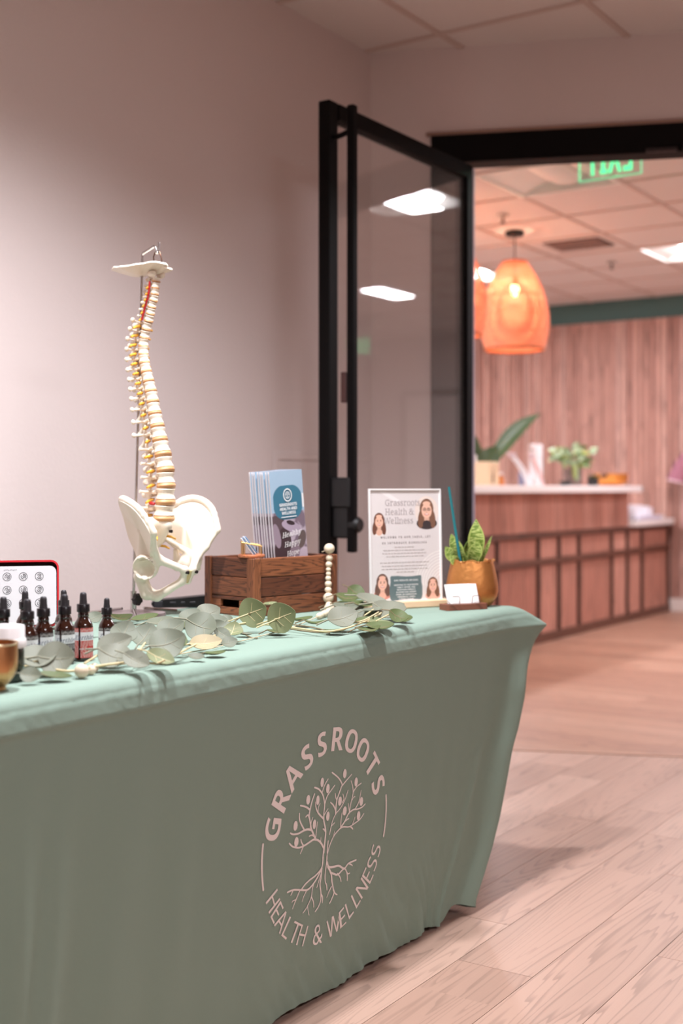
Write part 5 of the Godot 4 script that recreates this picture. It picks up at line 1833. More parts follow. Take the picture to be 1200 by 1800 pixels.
func build_crate() -> void:
	# local x runs along the front to the right, z out of the front; the near front corner is at the origin
	var L := 0.288
	var D := 0.185
	var H := 0.1435
	var root := thing("wooden_crate", "small dark-stained wooden crate with plank sides and a slot handle, holding brochures", "crate", crate_xf.origin, 1.3745)
	var tex := grain(320, 320, 4.0, 2.6, 0.36, 61)
	var tone := [c8(128, 74, 46), c8(104, 57, 36), c8(146, 87, 55)]
	var ms := []
	for i in 3:
		var m := mat("crate_wood_%d" % i, tone[i], 0.55)
		m.albedo_texture = tex
		ms.append(m)
	rng.seed = 9
	var plank := func(c: Vector3, s: Vector3, along: int, pick: int) -> void:
		var b := B.new()
		b.u_ax = Vector3(0, 1, 0) if along != 1 else Vector3(1, 0, 1)
		b.v_ax = [Vector3(1, 0, 0.2), Vector3(0, 1, 0), Vector3(0.2, 0, 1)][along]
		b.us = 1.0 / 0.11
		b.vs = 1.0 / 0.34
		b.uo = Vector2(rng.randf(), rng.randf())
		b.box(c, s, 0.0016)
		part(root, "plank", b.done(), ms[pick])
	var t := 0.010
	var hs := [0.0, 0.0475, 0.0955, 0.1435]
	for i in 3:
		var y: float = (hs[i] + hs[i + 1]) * 0.5
		var hh: float = hs[i + 1] - hs[i] - 0.0014
		plank.call(Vector3(L * 0.5, y, -t * 0.5 - 0.003), Vector3(L - 0.02, hh, t), 0, i)
		plank.call(Vector3(L * 0.5, y, -D + t * 0.5 + 0.003), Vector3(L - 0.02, hh, t), 0, (i + 1) % 3)
		for x in [t * 0.5 + 0.003, L - t * 0.5 - 0.003]:
			if i == 0:
				# the bottom plank of each end is cut out for a slot handle
				plank.call(Vector3(x, hs[1] - 0.005, -D * 0.5), Vector3(t, 0.009, D - 0.022), 2, 1)
				plank.call(Vector3(x, 0.0095, -D * 0.5), Vector3(t, 0.019, D - 0.022), 2, 2)
				for z in [-0.034, -D + 0.034]:
					plank.call(Vector3(x, 0.0285, z), Vector3(t, 0.019, 0.046), 2, 2)
			else:
				plank.call(Vector3(x, y, -D * 0.5), Vector3(t, hh, D - 0.022), 2, (i + 2) % 3)
	for x in [0.012, L - 0.012]:
		for z in [0.0, -D]:
			var o := 1.0 if z == 0.0 else -1.0
			plank.call(Vector3(x, H * 0.5, z - o * 0.002), Vector3(0.024, H, 0.009), 1, 2)
	for z in [-0.012, -D + 0.012]:
		for x in [0.0, L]:
			var o := 1.0 if x == 0.0 else -1.0
			plank.call(Vector3(x + o * 0.0025, H * 0.5, z), Vector3(0.009, H, 0.022), 1, 0)
	part(root, "inner_tray", boxm(Vector3(L - 0.032, 0.006, D - 0.034), 0.001, Vector3(L * 0.5, 0.108, -D * 0.5)), ms[1])

func brochure_tex() -> ImageTexture:
	var w := 200
	var h := 480
	var im := Image.create(w, h, false, Image.FORMAT_RGB8)
	var n := FastNoiseLite.new()
	n.seed = 44
	n.frequency = 0.012
	n.fractal_octaves = 3
	for y in h:
		for x in w:
			var c := c8(160, 184, 204)
			if y > 205:
				var q := n.get_noise_2d(x * 1.0, y * 0.9) * 0.5 + 0.5
				c = c8(176, 162, 174).lerp(c8(120, 104, 116), smoothstep(0.42, 0.62, q))
			im.set_pixel(x, y, c)
	# a bent grey figure in a photograph: dark hair, pale top, dark trousers
	var dark := c8(70, 54, 58)
	disc_px(im, Vector2(28, 262), Vector2(52, 40), c8(92, 76, 80), 0.4)
	disc_px(im, Vector2(50, 400), Vector2(52, 120), dark, 0.18)
	disc_px(im, Vector2(20, 320), Vector2(22, 62), c8(150, 132, 144), -0.15)
	disc_px(im, Vector2(112, 280), Vector2(60, 26), c8(168, 152, 168), 0.35)
	disc_px(im, Vector2(110, 262), Vector2(26, 11), c8(62, 50, 54), 0.3)
	disc_px(im, Vector2(172, 350), Vector2(24, 46), c8(98, 84, 82), 0.3)
	disc_px(im, Vector2(180, 440), Vector2(40, 50), c8(180, 166, 178), 0.2)
	disc_px(im, Vector2(120, 420), Vector2(30, 70), c8(130, 114, 124), 0.2)
	im.fill_rect(Rect2i(190, 120, 10, 70), c8(238, 236, 236))
	# rounded badge
	var teal := c8(64, 116, 138)
	for y in range(74, 262):
		for x in range(12, 190):
			var d := Vector2(absf(x - 101.0) - 22.0, absf(y - 158.0) - 20.0)
			d = Vector2(maxf(d.x, 0), maxf(d.y, 0))
			if d.length() < 66.0:
				im.set_pixel(x, y, teal)
	im.generate_mipmaps()
	return ImageTexture.create_from_image(im)

func build_brochures() -> void:
	var w := 0.112
	var h := 0.243
	var tm := mat("brochure_print", Color.WHITE, 0.32)
	tm.albedo_texture = brochure_tex()
	var paper := mat("brochure_paper", c8(234, 228, 230), 0.4)
	var print_white := mat("print_white", c8(244, 242, 240), 0.5)
	for i in 8:
		var called := "frontmost folded brochure, blue cover with teal badge over a grey photograph" if i == 0 else "folded brochure, %s from the front of the fanned stack in the crate" % ["first", "second", "third", "fourth", "fifth", "sixth", "seventh", "eighth"][i]
		var root := thing("brochure", called, "brochure", Vector3.ZERO, 0.0, "" if i == 0 else "brochures stacked behind the front one")
		var lean := 0.075 + 0.004 * (i % 3)
		var xf := crate_xf * Transform3D(Basis(), Vector3(0.155 - 0.0015 * i, 0.1112, -0.026 - 0.0085 * i)) * Transform3D(Basis(Vector3(0, 0, 1), lean) * Basis(Vector3.RIGHT, -0.03 + 0.006 * sin(i * 2.0)), Vector3(0, 0.0, 0))
		root.transform = xf
		var b := B.new()
		# folded paper: three leaves held together at the left, a little open at the right
		for j in 3:
			b.sheet(func(u: float, v: float) -> Vector3:
				return Vector3(-w * 0.5 + u * w, 0.004 + v * h + 0.002, -0.0022 * j + 0.0012 * j * sin(u * PI * 0.5) - 0.003 * sin(v * PI) * 0.3), 6, 10, 0.0005)
		part(root, "folded_leaves", b.done(), paper)
		b = B.new()
		b.sheet(func(u: float, v: float) -> Vector3:
			return Vector3(-w * 0.5 + 0.0004 + u * (w - 0.0008), 0.0064 + (1.0 - v) * (h - 0.0008), 0.0009 - 0.003 * sin((1.0 - v) * PI) * 0.3), 6, 10, 0.0)
		# the sheet's v runs down, so it faces away; turn it round by mirroring u
		var cov := B.new()
		cov.smooth()
		for a in 6:
			for c in 10:
				var P := func(uu: int, vv: int) -> Vector3:
					var u := uu / 6.0
					var v := vv / 10.0
					return Vector3(-w * 0.5 + u * w, 0.006 + (1.0 - v) * h, 0.0008 - 0.003 * sin((1.0 - v) * PI) * 0.3)
				var q := [P.call(a, c), P.call(a + 1, c), P.call(a + 1, c + 1), P.call(a, c + 1)]
				var t := [Vector2(a / 6.0, c / 10.0), Vector2((a + 1) / 6.0, c / 10.0), Vector2((a + 1) / 6.0, (c + 1) / 10.0), Vector2(a / 6.0, (c + 1) / 10.0)]
				for e in [0, 1, 2, 0, 2, 3]:
					cov.vu(q[e], t[e])
		var cp := part(root, "cover", cov.done(), tm)
		if i == 0:
			var tb := B.new()
			var z := 0.0013
			for line in [["GRASSROOTS", 0.157, 0.0105], ["HEALTH AND", 0.1465, 0.0105], ["WELLNESS", 0.136, 0.0105]]:
				text_to(tb, line[0], fnt_bold, Transform3D(Basis.from_scale(Vector3(0.92, 1, 1)), Vector3(0.0005, line[1] + 0.006, z)), line[2])
			tb.box(Vector3(0.0005, 0.132, z - 0.0002), Vector3(0.052, 0.0018, 0.0004), 0.0)
			part(cp, "title_lettering", tb.done(), print_white, "white capital lettering on the teal badge")
			tb = B.new()
			var yy := 0.089
			for word in ["Healthy", "Happy", "Hope"]:
				text_to(tb, word, fnt_serif, Transform3D(Basis(Vector3(1, 0.10, 0), Vector3(0.22, 1, 0), Vector3(0, 0, 1)), Vector3(0.006, yy, z - 0.0003)), 0.0175)
				yy -= 0.0245
			part(cp, "script_lettering", tb.done(), print_white, "white script words on the photograph")
			tb = B.new()
			tb.flat()
			for r in [[0.0155, 0.0016], [0.0085, 0.0007]]:
				for k in 24:
					var a0 := TAU * k / 24
					var a1 := TAU * (k + 1) / 24
					var PP := func(a: float, rr: float) -> Vector3: return Vector3(0.0005 + cos(a) * rr * 0.95, 0.187 + sin(a) * rr * 1.08, z)
					tb.quad(PP.call(a0, r[0]), PP.call(a1, r[0]), PP.call(a1, r[0] - r[1] * 1.6), PP.call(a0, r[0] - r[1] * 1.6))
			var lat := func(p: Vector2) -> Vector3: return Vector3(0.0005 + p.x * 0.0125, 0.187 + p.y * 0.014, z)
			for s in LOGO_TREE.split(";", false):
				var nums := s.strip_edges().split(" ", false)
				if nums.size() < 5:
					continue
				var pts := []
				for m in range(1, nums.size() - 1, 2):
					pts.append(Vector2(nums[m].to_float() * 0.01, nums[m + 1].to_float() * 0.01))
				stroke(tb, lat, pts, 0.02, 0.015)
			part(cp, "emblem", tb.done(), print_white, "small white round tree emblem")

func build_crate_top() -> void:
	# little card stand on the near corner
	var at := crate_xf * Vector3(0.030, 0.1440, -0.040)
	var turn := 0.72
	var root := thing("card_stand", "tiny copper-wood card stand with brass rails, perched on the crate's near corner", "card holder", at, turn)
	var b := B.new()
	b.lathe([Vector2(0, 0), Vector2(0.031, 0), Vector2(0.033, 0.002), Vector2(0.033, 0.006), Vector2(0.031, 0.008), Vector2(0, 0.008)], 40, Transform3D(), 1.0, 1.25)
	part(root, "base", b.done(), wood_mat("copper_wood", c8(190, 112, 74), 0.4))
	var brass := mat("card_brass", c8(222, 176, 110), 0.3, 0.9)
	for z in [-0.030, 0.026]:
		b = B.new()
		for x in [-0.0235, -0.0185]:
			b.tube([Vector3(x, 0.007, z), Vector3(x, 0.0365, z)], 0.0013, 8)
		part(root, "post", b.done(), brass)
		b = B.new()
		b.tube([Vector3(0.022, 0.007, z), Vector3(0.022, 0.028, z)], 0.0016, 8)
		part(root, "post", b.done(), brass)
		b = B.new()
		b.tube([Vector3(-0.026, 0.038, z), Vector3(0.024, 0.0285, z)], 0.0016, 8)
		part(root, "rail", b.done(), brass)
	for i in 4:
		var cm := mat("card_white", c8(236, 236, 240), 0.4) if i % 2 == 0 else mat("card_blue", c8(110, 142, 178), 0.4)
		var xf := Transform3D(Basis(Vector3(0, 0, 1), 0.62), Vector3(0.0145, 0.0105, 0.0))
		b = B.new()
		b.box(Vector3(-0.0115 + i * 0.0034, 0.0275, -0.002), Vector3(0.0022 if i != 3 else 0.003, 0.052 if i < 3 else 0.047, 0.048), 0.0008, xf)
		var lab: String = ["white", "blue", "white", "blue"][i] + " card leaning in the tiny stand on the crate, " + ["rearmost", "second from the back", "third from the back", "foremost"][i]
		var o := whole("business_card", lab, "card", b.done(), cm, at, turn, "")
	# beads
	root = thing("bead_garland", "string of pale wooden beads hanging over the crate and trailing along the table", "bead garland", Vector3(-1.78, TOP, -2.62))
	var bead := mat("bead_wood", c8(226, 206, 180), 0.55)
	var cordm := mat("cord", c8(206, 190, 160), 0.8)
	var spots := [[-1.783, 0.1600, -2.633, 0.0136], [-1.783, 0.1355, -2.633, 0.0088], [-1.783, 0.1195, -2.631, 0.0086], [-1.783, 0.1065, -2.629, 0.0066], [-1.783, 0.0955, -2.629, 0.0066], [-1.783, 0.0838, -2.628, 0.0076], [-1.782, 0.0695, -2.627, 0.0090], [-1.781, 0.0545, -2.625, 0.0090], [-1.777, 0.0350, -2.620, 0.0136], [-1.766, 0.0185, -2.606, 0.0090], [-1.752, 0.0096, -2.587, 0.0090], [-1.735, 0.0140, -2.562, 0.0138], [-1.722, 0.0090, -2.540, 0.0088], [-1.713, 0.0080, -2.520, 0.0078], [-1.704, 0.0092, -2.495, 0.0090], [-1.698, 0.0080, -2.472, 0.0078], [-1.690, 0.0078, -2.452, 0.0076], [-1.520, 0.0086, -1.530, 0.0082], [-1.505, 0.0086, -1.508, 0.0084], [-1.489, 0.0128, -1.470, 0.0122]]
	var line := []
	for s in spots:
		b = B.new()
		b.ball(Vector3(s[0] + 1.78, s[1], s[2] + 2.62), Vector3(s[3], s[3] * 0.97, s[3]), 18)
		part(root, "bead", b.done(), bead)
		line.append(Vector3(s[0] + 1.78, s[1], s[2] + 2.62))
	line.insert(17, Vector3(0.17, 0.004, 0.40))
	line.insert(18, Vector3(0.24, 0.004, 0.75))
	line.insert(19, Vector3(0.25, 0.004, 1.0))
	line.insert(0, Vector3(-0.03, 0.150, -0.02))
	b = B.new()
	b.tube(line, 0.0012, 6)
	part(root, "string", b.done(), cordm)
	# black device on the cloth behind the crate
	root = thing("black_device", "long black device with rounded end and buttons, lying on the cloth behind the crate", "device", Vector3(-2.135, TOP + 0.001, -2.50), 0.0)
	root.rotation.y = atan2(0.66, 0.75)
	var dev := mat("device_black", c8(24, 23, 27), 0.4)
	b = B.new()
	b.prism(PackedVector2Array([Vector2(-0.098, 0.004), Vector2(-0.092, 0.0), Vector2(0.11, -0.0), Vector2(0.11, 0.036), Vector2(0.05, 0.031), Vector2(-0.09, 0.019), Vector2(-0.097, 0.016), Vector2(-0.101, 0.010)]), 0.05, Transform3D(Basis(), Vector3(0, 0, -0.05)))
	part(root, "body", b.done(), dev)
	for k in 3:
		b = B.new()
		b.box(Vector3(-0.045 + k * 0.026, 0.0125, 0.0005), Vector3(0.016 - 0.004 * (k % 2), 0.006, 0.003), 0.001)
		part(root, "button", b.done(), mat("device_button", c8(46, 45, 50), 0.35))
	b = B.new()
	b.box(Vector3(-0.082, 0.0095, 0.0005), Vector3(0.022, 0.016, 0.003), 0.0012)
	part(root, "end_cap", b.done(), mat("device_button", c8(46, 45, 50), 0.35))

# ------------------------------------------------------------------ table sign
func portrait(im: Image, c: Vector2, s: float, hair: Color, skin: Color, top: Color, glasses: bool, backdrop: Color, long_hair: float) -> void:
	var sv := Vector2(1.2, 1.0) * s
	if backdrop.a > 0.5:
		disc_px(im, c + Vector2(0, 4) * sv, Vector2(46, 60) * sv, backdrop)
	disc_px(im, c + Vector2(0, 52) * sv, Vector2(40, 24) * sv, top)
	disc_px(im, c + Vector2(0, -6) * sv, Vector2(27, 40) * sv, hair)
	for q in [-1.0, 1.0]:
		disc_px(im, c + Vector2(q * 21, 24 + 8 * long_hair) * sv, Vector2(13, 34 + 6 * long_hair) * sv, hair, q * -0.15)
	disc_px(im, c + Vector2(0, 34) * sv, Vector2(10, 16) * sv, skin.darkened(0.08))
	disc_px(im, c + Vector2(0, 56) * sv, Vector2(16, 16) * sv, skin.darkened(0.04) if not glasses else c8(62, 54, 56))
	disc_px(im, c + Vector2(0, 2) * sv, Vector2(20, 29) * sv, skin)
	disc_px(im, c + Vector2(0, -27) * sv, Vector2(15, 9) * sv, skin)
	for q in [-1.0, 1.0]:
		disc_px(im, c + Vector2(q * 8, -3) * sv, Vector2(3.2, 2.0) * sv, c8(72, 50, 44))
		disc_px(im, c + Vector2(q * 8, -9) * sv, Vector2(5, 1.2) * sv, hair)
		if glasses:
			disc_px(im, c + Vector2(q * 8.5, -3) * sv, Vector2(7.5, 5.5) * sv, c8(70, 50, 50))
			disc_px(im, c + Vector2(q * 8.5, -3) * sv, Vector2(6, 4.2) * sv, skin.darkened(0.1))
			disc_px(im, c + Vector2(q * 8, -3) * sv, Vector2(2.6, 1.8) * sv, c8(72, 50, 44))
	disc_px(im, c + Vector2(0, 7) * sv, Vector2(2.8, 3.5) * sv, skin.darkened(0.12))
	disc_px(im, c + Vector2(0, 16) * sv, Vector2(9, 3.6) * sv, c8(196, 96, 92))
	disc_px(im, c + Vector2(0, 15.2) * sv, Vector2(7, 1.9) * sv, c8(244, 232, 226))

func build_sign() -> void:
	var turn := deg_to_rad(62.5)
	var root := thing("table_sign", "upright clear sign in a pale wood base, welcome sheet with four portraits", "sign", Vector3(-1.661, TOP + 0.0005, -2.812), turn)
	var b := B.new()
	b.box(Vector3(0, 0.010, 0), Vector3(0.236, 0.020, 0.046), 0.003)
	part(root, "base", b.done(), mat("pale_wood", c8(236, 200, 164), 0.5))
	var w := 0.216
	var h := 0.292
	var im := Image.create(486, 656, false, Image.FORMAT_RGB8)
	im.fill(c8(222, 214, 212))
	for k in 9:
		var r := 60.0 + k * 17.0
		for a in range(0, 460):
			var an := PI * (0.98 + 0.62 * a / 460.0)
			var p := Vector2(506, 560) + Vector2(cos(an), sin(an)) * r
			for e in 5:
				var xy := p + Vector2(cos(an), sin(an)) * (e - 2)
				if xy.x >= 0 and xy.y >= 0 and xy.x < 486 and xy.y < 656:
					im.set_pixel(int(xy.x), int(xy.y), c8(240, 234, 230))
	for x in range(60, 210):  # slanting gloss reflection of the acrylic, painted into the sheet colour
		for y in range(8, 70):
			if y - 8 < (x - 60) * 0.55 and y - 8 > (x - 60) * 0.55 - 26:
				im.set_pixel(x, y, c8(234, 228, 226))
	portrait(im, Vector2(62, 186), 1.12, c8(112, 72, 58), c8(238, 186, 162), c8(232, 222, 216), false, Color(0, 0, 0, 0), 0.8)
	portrait(im, Vector2(393, 122), 1.5, c8(126, 90, 72), c8(240, 190, 166), c8(62, 54, 56), true, c8(234, 218, 208), 1.0)
	portrait(im, Vector2(78, 548), 1.25, c8(108, 78, 68), c8(238, 184, 162), c8(206, 140, 124), false, Color(0, 0, 0, 0), 0.2)
	portrait(im, Vector2(429, 572), 1.12, c8(122, 88, 70), c8(236, 186, 166), c8(214, 168, 152), false, Color(0, 0, 0, 0), 0.2)
	for y in range(496, 652):
		for x in range(126, 354):
			var d := Vector2(absf(x - 240.0) - 98.0 + 5.0 * sin(y * 0.05), absf(y - 578.0) - 56.0 + 3.0 * sin(x * 0.03))
			d = Vector2(maxf(d.x, 0), maxf(d.y, 0))
			if d.length() < 14.0:
				im.set_pixel(x, y, c8(98, 116, 118))
	im.generate_mipmaps()
	var pm := mat("sign_print", Color.WHITE, 0.35)
	pm.clearcoat_enabled = true
	pm.clearcoat = 0.5
	pm.clearcoat_roughness = 0.08
	pm.albedo_texture = ImageTexture.create_from_image(im)
	var lean := Transform3D(Basis(Vector3.RIGHT, -0.03), Vector3(0, 0.018, 0.004))
	b = B.new()
	ring_mesh(b, PackedVector2Array([Vector2(w * 0.5 + 0.003, 0), Vector2(w * 0.5 + 0.003, h + 0.003), Vector2(-w * 0.5 - 0.003, h + 0.003), Vector2(-w * 0.5 - 0.003, 0)]), PackedVector2Array([Vector2(w * 0.5 - 0.001, 0.002), Vector2(w * 0.5 - 0.001, h - 0.001), Vector2(-w * 0.5 + 0.001, h - 0.001), Vector2(-w * 0.5 + 0.001, 0.002)]), 0.006, lean * Transform3D(Basis(), Vector3(0, 0, -0.003)))
	part(root, "acrylic_edge", b.done(), mat("acrylic_edge", c8(240, 236, 234), 0.2))
	b = B.new()
	b.box(Vector3(0, h * 0.5, -0.002), Vector3(w, h, 0.0015), 0.0, lean)
	part(root, "sheet_back", b.done(), mat("sheet_back", c8(232, 228, 226), 0.6))
	b = B.new()
	b.smooth()
	var q := [Vector3(-w * 0.5, h, 0), Vector3(w * 0.5, h, 0), Vector3(w * 0.5, 0, 0), Vector3(-w * 0.5, 0, 0)]
	var t := [Vector2(0, 0), Vector2(1, 0), Vector2(1, 1), Vector2(0, 1)]
	for e in [0, 1, 2, 0, 2, 3]:
		b.vu(lean * q[e], t[e])
	var sheet := part(root, "printed_sheet", b.done(), pm)
	# lettering: y counted down from the top of the sheet
	var put := func(bb: B, text: String, font: Font, x: float, y: float, em: float, sx: float, track: float) -> void:
		text_to(bb, text, font, lean * Transform3D(Basis.from_scale(Vector3(sx, 1, 1)), Vector3(x, h - y, 0.0004)), em, track)
	var tb := B.new()
	put.call(tb, "Grassroots", fnt_serif, -0.008, 0.034, 0.0215, 1.0, 0.0)
	put.call(tb, "Health &", fnt_serif, -0.018, 0.058, 0.0215, 1.0, 0.0)
	put.call(tb, "Wellness", fnt_serif, -0.022, 0.081, 0.0215, 1.0, 0.0)
	part(sheet, "title_lettering", tb.done(), mat("title_grey", c8(172, 162, 162), 0.6))
	tb = B.new()
	put.call(tb, "WELCOME TO OUR TABLE, LET", fnt_bold, 0.0, 0.124, 0.0072, 1.0, 0.30)
	put.call(tb, "US INTRODUCE OURSELVES", fnt_bold, -0.004, 0.139, 0.0072, 1.0, 0.30)
	part(sheet, "heading_lettering", tb.done(), mat("heading_dark", c8(124, 110, 110), 0.6))
	tb = B.new()
	# paragraphs too small to read: rows of word-length dashes
	rng.seed = 3
	for row in [[0.150, 0.06], [0.158, 0.13], [0.166, 0.135], [0.174, 0.11], [0.190, 0.15], [0.199, 0.14], [0.207, 0.14], [0.215, 0.05]]:
		var x: float = -row[1] * 0.5 - 0.005
		while x < row[1] * 0.5 - 0.006:
			var ww := rng.randf_range(0.004, 0.012)
			tb.box(lean * Vector3(x + ww * 0.5, h - row[0], 0.0004), Vector3(ww, 0.0016, 0.0003), 0.0)
			x += ww + 0.0022
	part(sheet, "small_print", tb.done(), mat("small_print", c8(186, 176, 174), 0.6))
	tb = B.new()
	put.call(tb, "OUR SERVICES INCLUDE", fnt_bold, -0.001, 0.2375, 0.0056, 1.0, 0.10)
	var y := 0.2495
	for line in ["CHIROPRACTIC ADJUSTMENTS", "FAMILY, INFANT, KIDS", "NUTRITION CONSULTS", "ACUPUNCTURE THERAPY", "SPINAL DECOMPRESSION", "THERAPEUTIC TAPING", "CUPPING THERAPY"]:
		put.call(tb, line, fnt_bold, -0.001, y, 0.0048, 1.0, 0.06)
		y += 0.0062
	part(sheet, "services_lettering", tb.done(), mat("print_white", c8(244, 242, 240), 0.5))

# ------------------------------------------------------------------ bronze pot, plant, right card holder
func build_pot() -> void:
	var at := Vector3(-1.543, TOP + 0.0005, -2.961)
	var root := thing("potted_plant", "bronze metal pot with a banded snake plant, at the far corner of the table", "potted plant", at)
	var b := B.new()
	var bronze := mat("bronze", c8(204, 138, 78), 0.42, 0.78)
	bronze.normal_enabled = true
	bronze.normal_texture = noise_tex(0.03, 71, 0, 1, true, 6.0)
	bronze.normal_scale = 0.25
	bronze.uv1_triplanar = true
	bronze.uv1_scale = Vector3(6, 6, 6)
	b.lathe([Vector2(0, 0.002), Vector2(0.050, 0.002), Vector2(0.058, 0.012), Vector2(0.0665, 0.026), Vector2(0.0695, 0.042), Vector2(0.0685, 0.060), Vector2(0.0645, 0.084), Vector2(0.0595, 0.106), Vector2(0.0565, 0.120), Vector2(0.0545, 0.121), Vector2(0.0545, 0.112), Vector2(0.060, 0.09), Vector2(0.060, 0.06)], 56, Transform3D(), 1, 1, func(t): return 1.0 + 0.006 * sin(t * 5.0 + 0.6) + 0.004 * sin(t * 13.0))
	part(root, "pot", b.done(), bronze)
	b = B.new()
	b.lathe([Vector2(0, 0.0), Vector2(0.046, 0.0), Vector2(0.049, 0.003), Vector2(0, 0.003)], 40)
	part(root, "foot", b.done(), mat("pot_foot", c8(30, 26, 22), 0.6))
	# loose crinkled lip of foil at the rim
	b = B.new()
	b.sheet(func(u: float, v: float) -> Vector3:
		var a := u * TAU
		var r := 0.0555 + 0.0022 * sin(a * 9.0) + 0.0015 * sin(a * 23.0)
		return Vector3(cos(a) * (r + v * 0.0025), 0.118 + v * 0.0045 * (1.0 + 0.8 * sin(a * 7.0)), sin(a) * (r + v * 0.0025)), 80, 2, 0.0006)
	part(root, "rim_lip", b.done(), mat("bronze_lip", c8(222, 160, 100), 0.35, 0.8))
	b = B.new()
	b.lathe([Vector2(0.057, 0.108), Vector2(0, 0.112)], 30)
	part(root, "soil", b.done(), mat("soil", c8(34, 26, 20), 0.95))
	var im := Image.create(96, 256, false, Image.FORMAT_RGB8)
	var n := FastNoiseLite.new()
	n.seed = 5
	n.frequency = 1.0
	for x in 96:
		for y in 256:
			var e := absf(x - 48.0) / 48.0
			var band := n.get_noise_2d(x * 0.014, y * 0.085) + 0.3 * n.get_noise_2d(x * 0.06, y * 0.22)
			var c := c8(96, 122, 42).lerp(c8(176, 188, 112), smoothstep(-0.12, 0.3, band))
			c = c.lerp(c8(166, 180, 96), smoothstep(0.72, 0.9, e))
			im.set_pixel(x, y, c)
	im.generate_mipmaps()
	var lm := mat("snake_leaf", Color.WHITE, 0.42)
	lm.albedo_texture = ImageTexture.create_from_image(im)
	lm.backlight_enabled = true
	lm.backlight = Color(0.12, 0.16, 0.04)
	# right in the picture, up, towards the camera
	var rt := Vector3(0.887, 0, -0.462)
	var cam := Vector3(0.462, 0, 0.887)
	var leaf := func(base: Vector3, tip: Vector3, wid: float, bend: float, cup: float, face: float) -> void:
		var bb := B.new()
		var ax := tip - base
		var nn := (cam * cos(face) + rt * sin(face))
		var sd := ax.cross(nn).normalized()
		bb.sheet(func(u: float, v: float) -> Vector3:
			var w := wid * (0.55 + 0.45 * sin(PI * minf(v * 1.25, 1.0) * 0.5)) * (1.0 - pow(maxf(v - 0.5, 0.0) / 0.5, 1.7))
			var x := (u * 2.0 - 1.0) * maxf(w, 0.0006)
			return base + ax * v + nn * (bend * sin(v * PI) + cup * x * x / wid) + sd * x, 8, 16, 0.0014)
		part(root, "leaf", bb.done(), lm)
	leaf.call(rt * 0.008 + Vector3(0, 0.108, 0.0), rt * 0.010 + Vector3(0, 0.232, 0) + cam * 0.012, 0.0245, 0.012, 0.25, 0.1)
	leaf.call(rt * -0.002 + cam * 0.01 + Vector3(0, 0.108, 0), rt * 0.016 + cam * 0.024 + Vector3(0, 0.175, 0), 0.021, 0.006, 0.2, 0.0)
	leaf.call(rt * -0.018 + Vector3(0, 0.108, 0), rt * -0.056 + Vector3(0, 0.192, 0) + cam * 0.01, 0.020, 0.01, -0.3, -0.5)
	leaf.call(rt * -0.018 + cam * 0.006 + Vector3(0, 0.108, 0), rt * -0.004 + Vector3(0, 0.182, 0) + cam * 0.004, 0.017, -0.006, 0.3, 0.6)
	leaf.call(rt * -0.030 - cam * 0.01 + Vector3(0, 0.108, 0), rt * -0.072 + Vector3(0, 0.158, 0), 0.017, 0.008, 0.2, -0.3)
	leaf.call(rt * -0.034 + cam * 0.014 + Vector3(0, 0.108, 0), rt * -0.060 + cam * 0.03 + Vector3(0, 0.135, 0), 0.014, 0.006, 0.2, 0.2)
	leaf.call(rt * 0.020 - cam * 0.012 + Vector3(0, 0.108, 0), rt * 0.052 - cam * 0.01 + Vector3(0, 0.186, 0), 0.006, 0.004, 0.2, 0.0)
	# teal stick standing in the pot
	b = B.new()
	var p0 := rt * -0.030 + cam * 0.02 + Vector3(0, 0.106, 0)
	var p1 := rt * -0.062 + cam * 0.02 + Vector3(0, 0.318, 0)
	b.tube([p0, p0.lerp(p1, 0.5), p1], [0.0042, 0.0038, 0.0034], 10)
	whole("stick", "thin teal stick standing upright in the bronze plant pot", "stick", b.done(), mat("teal_stick", c8(24, 112, 118), 0.4), at)
	# card holder
	var hat := Vector3(-1.516, TOP + 0.0005, -2.860)
	var turn := deg_to_rad(60.0)
	root = thing("card_holder", "walnut card holder with bent wire clips in front of the bronze pot", "card holder", hat, turn)
	b = B.new()
	b.prism(rounded(0.124, 0.046, 0.007), 0.015, Transform3D(Basis(Vector3.RIGHT, -PI / 2), Vector3.ZERO))
	part(root, "base", b.done(), wood_mat("walnut", c8(128, 76, 58), 0.5))
	var wire := mat("clip_wire", c8(150, 128, 112), 0.3, 0.9)
	for s in [-1.0, 1.0]:
		b = B.new()
		b.tube([Vector3(s * 0.019, 0.013, 0.012), Vector3(s * 0.019, 0.030, 0.013), Vector3(s * 0.0205, 0.0335, 0.013), Vector3(s * 0.024, 0.0350, 0.013), Vector3(s * 0.040, 0.0350, 0.012)], 0.0009, 8)
		b.tube([Vector3(s * 0.019, 0.0145, 0.012), Vector3(s * 0.045, 0.0145, 0.012), Vector3(s * 0.052, 0.030, -0.004), Vector3(s * 0.054, 0.034, -0.012)], 0.0009, 8)
		part(root, "wire_clip", b.done(), wire)
	var cm := mat("card_paper", c8(246, 242, 240), 0.45)
	for i in 5:
		b = B.new()
		b.box(Vector3(0.0015 * sin(i * 2.3), 0.0265, 0.0), Vector3(0.0889, 0.051, 0.0011), 0.0003, Transform3D(Basis(Vector3.RIGHT, -0.33), Vector3(-0.001, 0.0146, 0.0085 - i * 0.0034)))
		whole("business_card", "white business card in the walnut holder, " + ["frontmost of the pack", "second from the front", "middle of the pack", "fourth from the front", "rearmost of the pack"][i], "card", b.done(), cm, hat, turn, "business cards in the walnut holder")

